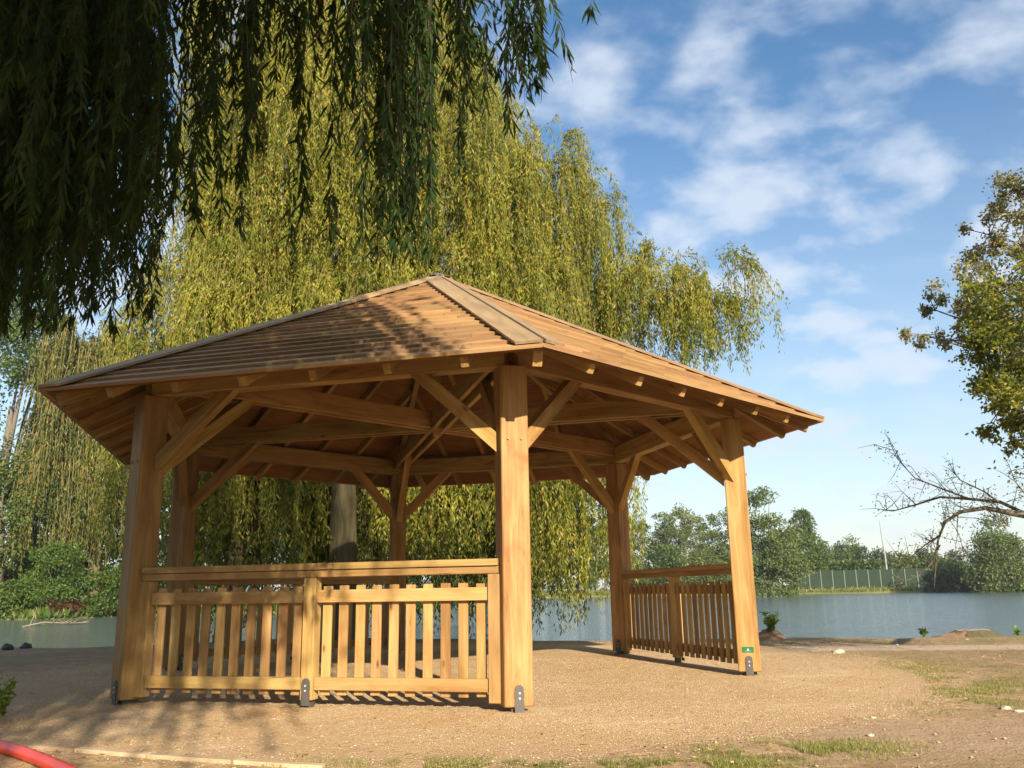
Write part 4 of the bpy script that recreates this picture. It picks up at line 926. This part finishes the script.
# ------------------------------------------------------------------ things on the bank and in the foreground
def onground(u, v, z=GZ):
    r = ray(u, v); k = (z-CAM[2])/r.z; return Vector(CAM)+r*k
def rock(name, label, cat, loc, s, mat, seed, group=None, sq=(1, 1, .6)):
    import bmesh
    bm = bmesh.new(); bmesh.ops.create_icosphere(bm, subdivisions=3, radius=1)
    for v in bm.verts:
        n = mnoise.noise(v.co*1.3+Vector((seed, seed, 0)))*.35+mnoise.noise(v.co*4+Vector((0, seed, seed)))*.12
        v.co = Vector((v.co.x*sq[0], v.co.y*sq[1], v.co.z*sq[2]))*(1+n)*s
    me = bpy.data.meshes.new(name); bm.to_mesh(me); bm.free()
    o = link(name, me, mat, None, True); o.location = loc
    if label: tag(o, label, cat, group)
    return o
def mound(name, label, cat, loc, sx, sy, h, seed, mat):
    n, m = 28, 12; v = []; f = []
    for j in range(m+1):
        t = j/m
        for i in range(n):
            a = 2*PI*i/n; rr = t*(1+.18*mnoise.noise(Vector((math.cos(a)*2, math.sin(a)*2, seed))))
            z = h*(math.cos(t*PI)*.5+.5)*(1+.35*mnoise.noise(Vector((math.cos(a)*t*5, math.sin(a)*t*5, seed+3))))+.02*mnoise.noise(Vector((math.cos(a)*t*14, math.sin(a)*t*14, seed+3)))-.03
            v.append((sx*rr*math.cos(a), sy*rr*math.sin(a), z))
    for j in range(m):
        for i in range(n): k = (i+1) % n; f.append((j*n+i, j*n+k, (j+1)*n+k, (j+1)*n+i)) if j else f.append((k, (j+1)*n+k, (j+1)*n+i))
    o = link(name, pymesh(name, v, f), mat, None, True); o.location = loc; tag(o, label, cat); return o
def weed(name, label, loc, h, n, mat, seed, spread=.12, cat='plant', leaf=.05):
    r = random.Random(seed); root = empty(name, loc, label, cat); mb = MB(); P = []; D = []
    for i in range(n):
        a = r.uniform(0, 2*PI); e = Vector((math.cos(a)*spread*r.random(), math.sin(a)*spread*r.random(), h*r.uniform(.5, 1)))
        m = e*.5+Vector((0, 0, h*.12)); mb.tube([(0, 0, -.02), m, e], [.004, .003, .001], 4, False)
        for q in range(16):
            t = r.uniform(.15, 1); p = Vector((0, 0, 0)).lerp(m, t*2) if t < .5 else m.lerp(e, t*2-1)
            P.append(tuple(p)); D.append((r.gauss(0, 1), r.gauss(0, 1), r.gauss(.3, .5)))
    mb.build('stems', M_TWIG, root)
    P = np.array(P); D = norm(np.array(D)); rr = np.random.default_rng(seed); Wd = norm(np.cross(D, rr.normal(0, 1, P.shape)))
    V, Fq = leaf_quads(P, D, Wd, leaf*rr.uniform(.7, 1.3, len(P)), leaf*.28); link('leaves', npmesh('leaves', V, Fq), mat, root); return root
# stump mound on the bank, right
p = onground(968, 637); mound('earth_mound', 'low brown earth mound on the bank around the sawn stump', 'mound', (p.x, p.y, GZ), .85, .5, .13, 3, M_MUD)
st = empty('tree_stump', (p.x+.12, p.y, GZ+.05), 'flat sawn stump on the bank beside the water at the right', 'stump')
mb = MB(); rg = 20; v = []; f = []
for j, (rr, z) in enumerate([(.50, -.05), (.36, .02), (.29, .055)]):
    for i in range(rg): a = 2*PI*i/rg; k_ = 1+.16*mnoise.noise(Vector((math.cos(a)*2, math.sin(a)*2, 9.1))); v.append((rr*k_*math.cos(a), rr*k_*.8*math.sin(a), z+.01*math.sin(3*a)))
for j in range(2):
    for i in range(rg): k = (i+1) % rg; f.append((j*rg+i, j*rg+k, (j+1)*rg+k, (j+1)*rg+i))
mb.add(v, f); mb.build('bark', M_BARK, st, True)
mb = MB(); mb.add([(x*.99, y*.99, z+.004) for x, y, z in v[2*rg:]], [tuple(range(rg))]); mb.build('cut_face', M_CUT, st)
weed('stump_weed', 'small green weed sprouting left of the sawn stump', (p.x-.75, p.y+.05, GZ), .16, 7, L_WEED, 5)
weed('bank_weed', 'small green weed sprouting right of the sawn stump', (p.x+.95, p.y+.1, GZ), .14, 6, L_WEED, 6)
p = onground(772, 640); mound('soil_heap', 'small heap of brown soil on the bank beside the front right post', 'mound', (p.x, p.y+.1, GZ), .45, .35, .20, 8, M_MUD)
weed('nettle_clump', 'leafy green weed on the soil heap beside the front right post', (p.x+.02, p.y+.05, GZ+.1), .38, 26, L_WEED, 9, .2, leaf=.06)
# branch lying in the lake, left
root = empty('floating_branch', (0, 0, 0), 'bare fallen branch lying in the lake at the left', 'branch')
b0 = onground(22, 627, WZ); root.location = b0; b1 = onground(90, 624, WZ)-b0; mb = MB(); r = random.Random(3)
mb.tube([(0, 0, .02), tuple(b1*.3+Vector((0, 0, .18))), tuple(b1*.6+Vector((0, 0, .10))), tuple(b1+Vector((0, 0, .05)))], [.02, .035, .028, .012], 6)
mb.tube([tuple(b1*.1), tuple(b1*.15+Vector((0, 0, .5))), tuple(b1*.18+Vector((0, 0, .9)))], [.03, .02, .008], 5)
for i in range(16):
    s = b1*r.uniform(.02, 1); mb.tube([tuple(s+Vector((0, 0, .08))), tuple(s+Vector((r.uniform(-.4, .4), r.uniform(-.3, .3), r.uniform(.05, .35))))], [.022, .006], 5)
mb.build('limb', M_BEIGE, root, True)
# dark stones on the near left bank
for i, (u, v) in enumerate([(7, 650), (26, 649)]):
    p = onground(u, v); rock('dark_stone', ['dark rounded stone on the near bank at the extreme left', 'dark rounded stone on the near bank, right of its twin at the left edge'][i], 'stone', (p.x, p.y, GZ+.035), .095, M_DSTONE, 31+i, sq=(1, .9, .75))
# pale stones lying about
SL_ = [(838, 653, .075, 'large pale stone lying on the track right of the front right post'), (1006, 709, .035, 'pale stone near the right edge below the grass patch'),
       (1019, 712, .028, 'smaller pale stone touching the right edge of the picture'), (967, 640, .03, 'white stone in front of the earth mound'), (897, 645, .022, 'small white stone on the track below the lake'),
       (873, 718, .018, 'small white stone alone on the smooth earth in the foreground'), (870, 736, .022, 'pale flat stone in the smooth right foreground')]
for i, (u, v, s, lab) in enumerate(SL_):
    p = onground(u, v); rock('pale_stone', lab, 'stone', (p.x, p.y, GZ+s*.12), s, M_STONE, 51+i, 'pale stones scattered right of the gravel', (1.2, .9, .55))
# loose stones and fallen leaves as stuff
def scatter_stones():
    r = np.random.default_rng(14); n = 2600; V = []; T = []; cnt = 0
    ico = np.array([(0, 0, 1), (.9, 0, .1), (.28, .85, .1), (-.72, .53, .1), (-.72, -.53, .1), (.28, -.85, .1), (0, 0, -.6)], float)
    tri = np.array([(0, 1, 2), (0, 2, 3), (0, 3, 4), (0, 4, 5), (0, 5, 1), (6, 2, 1), (6, 3, 2), (6, 4, 3), (6, 5, 4), (6, 1, 5)])
    while cnt < n:
        x, y = r.uniform(1, 11), r.uniform(-6.6, 4.3)
        if math.hypot(x, y) < 5.2 or y > shore(x)+.2: continue
        s = .004+.011*r.random()**4; R_ = r.uniform(0, 6.28); c, sn = math.cos(R_), math.sin(R_)
        q = ico*(1+r.normal(0, .15, ico.shape))*np.array([s*1.3, s, s*.7]); q = np.stack([q[:, 0]*c-q[:, 1]*sn+x, q[:, 0]*sn+q[:, 1]*c+y, q[:, 2]+GZ+s*.2+.002], 1)
        V.append(q); T.append(tri+cnt*7); cnt += 1
    o = link('loose_stones', npmesh('loose_stones', np.concatenate(V), np.concatenate(T)), M_LOOSE); tag(o, 'small loose stones strewn over the bare earth', 'stones', kind='stuff')
scatter_stones()
def pebbles():
    r = np.random.default_rng(24); n = 52000
    ico = np.array([(0, 0, 1), (.9, 0, .1), (.28, .85, .1), (-.72, .53, .1), (-.72, -.53, .1), (.28, -.85, .1)], float)
    tri = np.array([(0, 1, 2), (0, 2, 3), (0, 3, 4), (0, 4, 5), (0, 5, 1)])
    a = r.uniform(0, 2*PI, n); d = np.sqrt(r.random(n))*5.5+np.abs(r.normal(0, .12, n)); x = d*np.cos(a); y = d*np.sin(a)
    k = (y < 1.5) & (d < np.array([pad_r(t)+.25 for t in a])); x, y = x[k], y[k]; n = len(x)
    s = .0022+.0042*r.random(n)**2; th = r.uniform(0, 6.28, n); c, sn = np.cos(th), np.sin(th)
    q = ico[None]*(1+r.normal(0, .18, (n, 6, 3)))*s[:, None, None]*np.array([1.3, 1, .8])
    V = np.stack([q[:, :, 0]*c[:, None]-q[:, :, 1]*sn[:, None]+x[:, None], q[:, :, 0]*sn[:, None]+q[:, :, 1]*c[:, None]+y[:, None], q[:, :, 2]+GZ+.009], 2).reshape(-1, 3)
    T = (tri[None]+(np.arange(n)*6)[:, None, None]).reshape(-1, 3)
    m, t = newmat('pebble_mix'); g = t.nodes.new('ShaderNodeNewGeometry')
    col = ramp(t, [(0.0, (0.24, 0.13, 0.06)), (0.35, (0.52, 0.37, 0.20)), (0.7, (0.66, 0.53, 0.34)), (1.0, (0.68, 0.60, 0.46))], g.outputs['Random Per Island']).outputs[0]
    bs = t.nodes.new('ShaderNodeBsdfPrincipled'); t.links.new(col, bs.inputs['Base Color']); bs.inputs['Roughness'].default_value = .85; finish(t, bs.outputs[0])
    o = link('gravel_stones', npmesh('gravel_stones', V, T), m); tag(o, 'loose golden gravel chips covering the round pad', 'gravel', kind='stuff')
pebbles()
def litter():
    r = np.random.default_rng(15); n = 5200
    P = np.stack([r.uniform(-5, 9, n), r.uniform(-6.4, 4.5, n), np.full(n, GZ+.016)], 1)
    w = np.where(np.hypot(P[:, 0], P[:, 1]) < 5.0, 0.30, 1.0); P = P[r.random(n) < w]; n = len(P); P[:, 2] += r.random(n)*.006
    a = r.uniform(0, 6.28, n); D = norm(np.stack([np.cos(a), np.sin(a), r.normal(0, .15, n)], 1)); Wd = norm(np.cross(D, np.array([0, 0, 1.])+r.normal(0, .2, (n, 3))))
    V, Fq = leaf_quads(P, D, Wd, .045*r.uniform(.5, 1.4, n), .007*r.uniform(.7, 1.5, n))
    o = link('fallen_leaves', npmesh('fallen_leaves', V, Fq), L_LITTER); tag(o, 'dry fallen willow leaves strewn over the ground', 'leaves', kind='stuff')
litter()
def grass():
    r = np.random.default_rng(16); P = []
    spots = []
    for (u, v, su, sv, n) in [(900, 672, 70, 8, 3400), (985, 690, 50, 10, 2600), (860, 660, 60, 5, 900), (960, 706, 60, 6, 800), (780, 752, 60, 7, 1500), (860, 748, 40, 6, 500), (440, 765, 90, 4, 900), (560, 765, 90, 4, 500), (820, 643, 60, 2.5, 600), (790, 639, 25, 1.5, 300), (940, 640, 60, 2, 500), (700, 766, 60, 3, 900)]:
        for i in range(int(n*3.2)):
            uu, vv = r.normal(u, su*.85), r.normal(v, sv*.85)
            p = onground(uu, min(vv, 800)); m = mnoise.noise(Vector((p.x*2.2, p.y*2.2, 1)))+.5*mnoise.noise(Vector((p.x*7, p.y*7, 1)))
            if m < -.05: continue
            if math.hypot(p.x, p.y) < 5.0 and r.random() > .12: continue
            P.append((p.x, p.y, GZ-.002))
    P = np.array(P); n = len(P); D = norm(r.normal(0, .45, (n, 3))*np.array([1, 1, 0])+np.array([0, 0, 1.])); a = r.uniform(0, 6.28, n); Wd = np.stack([np.cos(a), np.sin(a), 0*a], 1)
    V, Fq = leaf_quads(P, D, Wd, .024*r.uniform(.4, 1.6, n), .0017)
    o = link('short_grass', npmesh('short_grass', V, Fq), L_GRASS); tag(o, 'sparse short grass growing through the bare earth', 'grass', kind='stuff')
    # reeds and grass on the far bank
    P = []
    for i in range(6000):
        u = r.uniform(520, 1090); az = math.atan((u-512)/FPX)+YAW; d = far_r(az)-0.6+abs(r.normal(0, 1.5)); p = Vector((CAM[0]+d*math.sin(az), CAM[1]+d*math.cos(az), 0)); P.append((p.x, p.y, max(WZ, ground_z(p.x, p.y))-.05))
    P = np.array(P); n = len(P); D = norm(r.normal(0, .3, (n, 3))+np.array([0, 0, 1.])); a = r.uniform(0, 6.28, n); Wd = np.stack([np.cos(a), np.sin(a), 0*a], 1)
    V, Fq = leaf_quads(P, D, Wd, .55*r.uniform(.4, 1.3, n), .06); o = link('bank_grass', npmesh('bank_grass', V, Fq), L_GRASS); tag(o, 'rough grass and reeds fringing the far bank', 'grass', kind='stuff')
grass()
def left_fringe():
    r = np.random.default_rng(44); P = []
    for i in range(7000):
        u = r.uniform(-80, 540); az = math.atan((u-512)/FPX)+YAW; d = far_r(az)-1.2+abs(r.normal(0, 2.5)); p = Vector((CAM[0]+d*math.sin(az), CAM[1]+d*math.cos(az), 0)); P.append((p.x, p.y, max(WZ, ground_z(p.x, p.y))-.05))
    P = np.array(P); n = len(P); D = norm(r.normal(0, .6, (n, 3))+np.array([0, 0, 1.])); a = r.uniform(0, 6.28, n); Wd = np.stack([np.cos(a), np.sin(a), 0*a], 1)
    V, Fq = leaf_quads(P, D, Wd, .6*r.uniform(.4, 1.5, n), .11); o = link('bank_undergrowth', npmesh('bank_undergrowth', V, Fq), L_GREEN); tag(o, 'undergrowth coloured dark green for shade along the far left bank', 'undergrowth', kind='stuff')  # green in place of the grass colour paints in the left bank's shade
left_fringe()
# edging boards round the gravel, front left
def edging():
    r0, r1 = 5.14, 5.19
    segs = [(238, 245), (245.2, 251.5), (251.7, 258), (258.2, 264)]
    labs = ['pale timber edging board left of the red pipe end in the foreground', 'pale timber edging board nearest the red pipe', 'pale timber edging board in the middle of the foreground arc', 'timber edging board half lost in grass at the foreground right of the arc']
    for (a0, a1), lb in zip(segs, labs):
        n = 8; v = []; f = []
        c = Vector((math.cos(math.radians((a0+a1)/2))*r0, math.sin(math.radians((a0+a1)/2))*r0, 0))
        for i in range(n+1):
            a = math.radians(a0+(a1-a0)*i/n)
            r0 = pad_r(a)-0.005; r1 = r0+0.055
            for (r_, z) in ((r0, -.08), (r1, -.08), (r1, .022), (r0, .022)):
                v.append((r_*math.cos(a)-c.x, r_*math.sin(a)-c.y, z))
        for i in range(n):
            for q in range(4): w = (q+1) % 4; f.append((i*4+q, i*4+w, (i+1)*4+w, (i+1)*4+q))
        f += [(3, 2, 1, 0), (n*4, n*4+1, n*4+2, n*4+3)]
        o = MB().add(v, f).build('edging_board', M_EDGE); o.location = (c.x, c.y, GZ); tag(o, lb, 'edging', 'timber edging boards round the gravel')
edging()
# red ribbed pipe in the bottom left corner
a, b, c = onground(-40, 742), onground(20, 758), onground(66, 778)
root = empty('red_pipe', (b.x, b.y, GZ), 'red plastic pipe lying on the ground in the bottom left corner', 'pipe')
pts = [a-b+Vector((-.6, .35, 0)), a-b, Vector((0, 0, 0)), c-b, c-b+Vector((.35, -.5, 0))]
mb = MB(); fine = []
for i in range(len(pts)-1):
    for q in range(12): fine.append(pts[i].lerp(pts[i+1], q/12))
fine.append(pts[-1]); sm = [sum((fine[max(0, min(len(fine)-1, i+k))] for k in range(-5, 6)), Vector())/11 for i in range(len(fine))]
for p_ in sm: p_.z = .035
mb.tube(sm, [.034+(.003 if i % 2 else 0) for i in range(len(sm))], 14); mb.build('tube', M_RED, root, True)
# small shrub at the left edge
p = onground(2, 722); weed('edge_shrub', 'small sunlit leafy shrub at the left edge of the gravel', (p.x-.03, p.y, GZ), .33, 26, L_WEED, 12, .2, 'shrub', .045)
# haze over the lake
mh, th = newmat('haze_air'); pv = th.nodes.new('ShaderNodeVolumePrincipled'); pv.inputs['Density'].default_value = 0.00035; pv.inputs['Color'].default_value = (0.9, 0.94, 1.0, 1); pv.inputs['Anisotropy'].default_value = 0.3
oo = th.nodes.new('ShaderNodeOutputMaterial'); th.links.new(pv.outputs[0], oo.inputs['Volume'])
o = MB().box(-330, 330, -60, 330, -3.5, 40).build('haze', mh); tag(o, 'thin pale haze in the air over the lake', 'haze', kind='stuff')
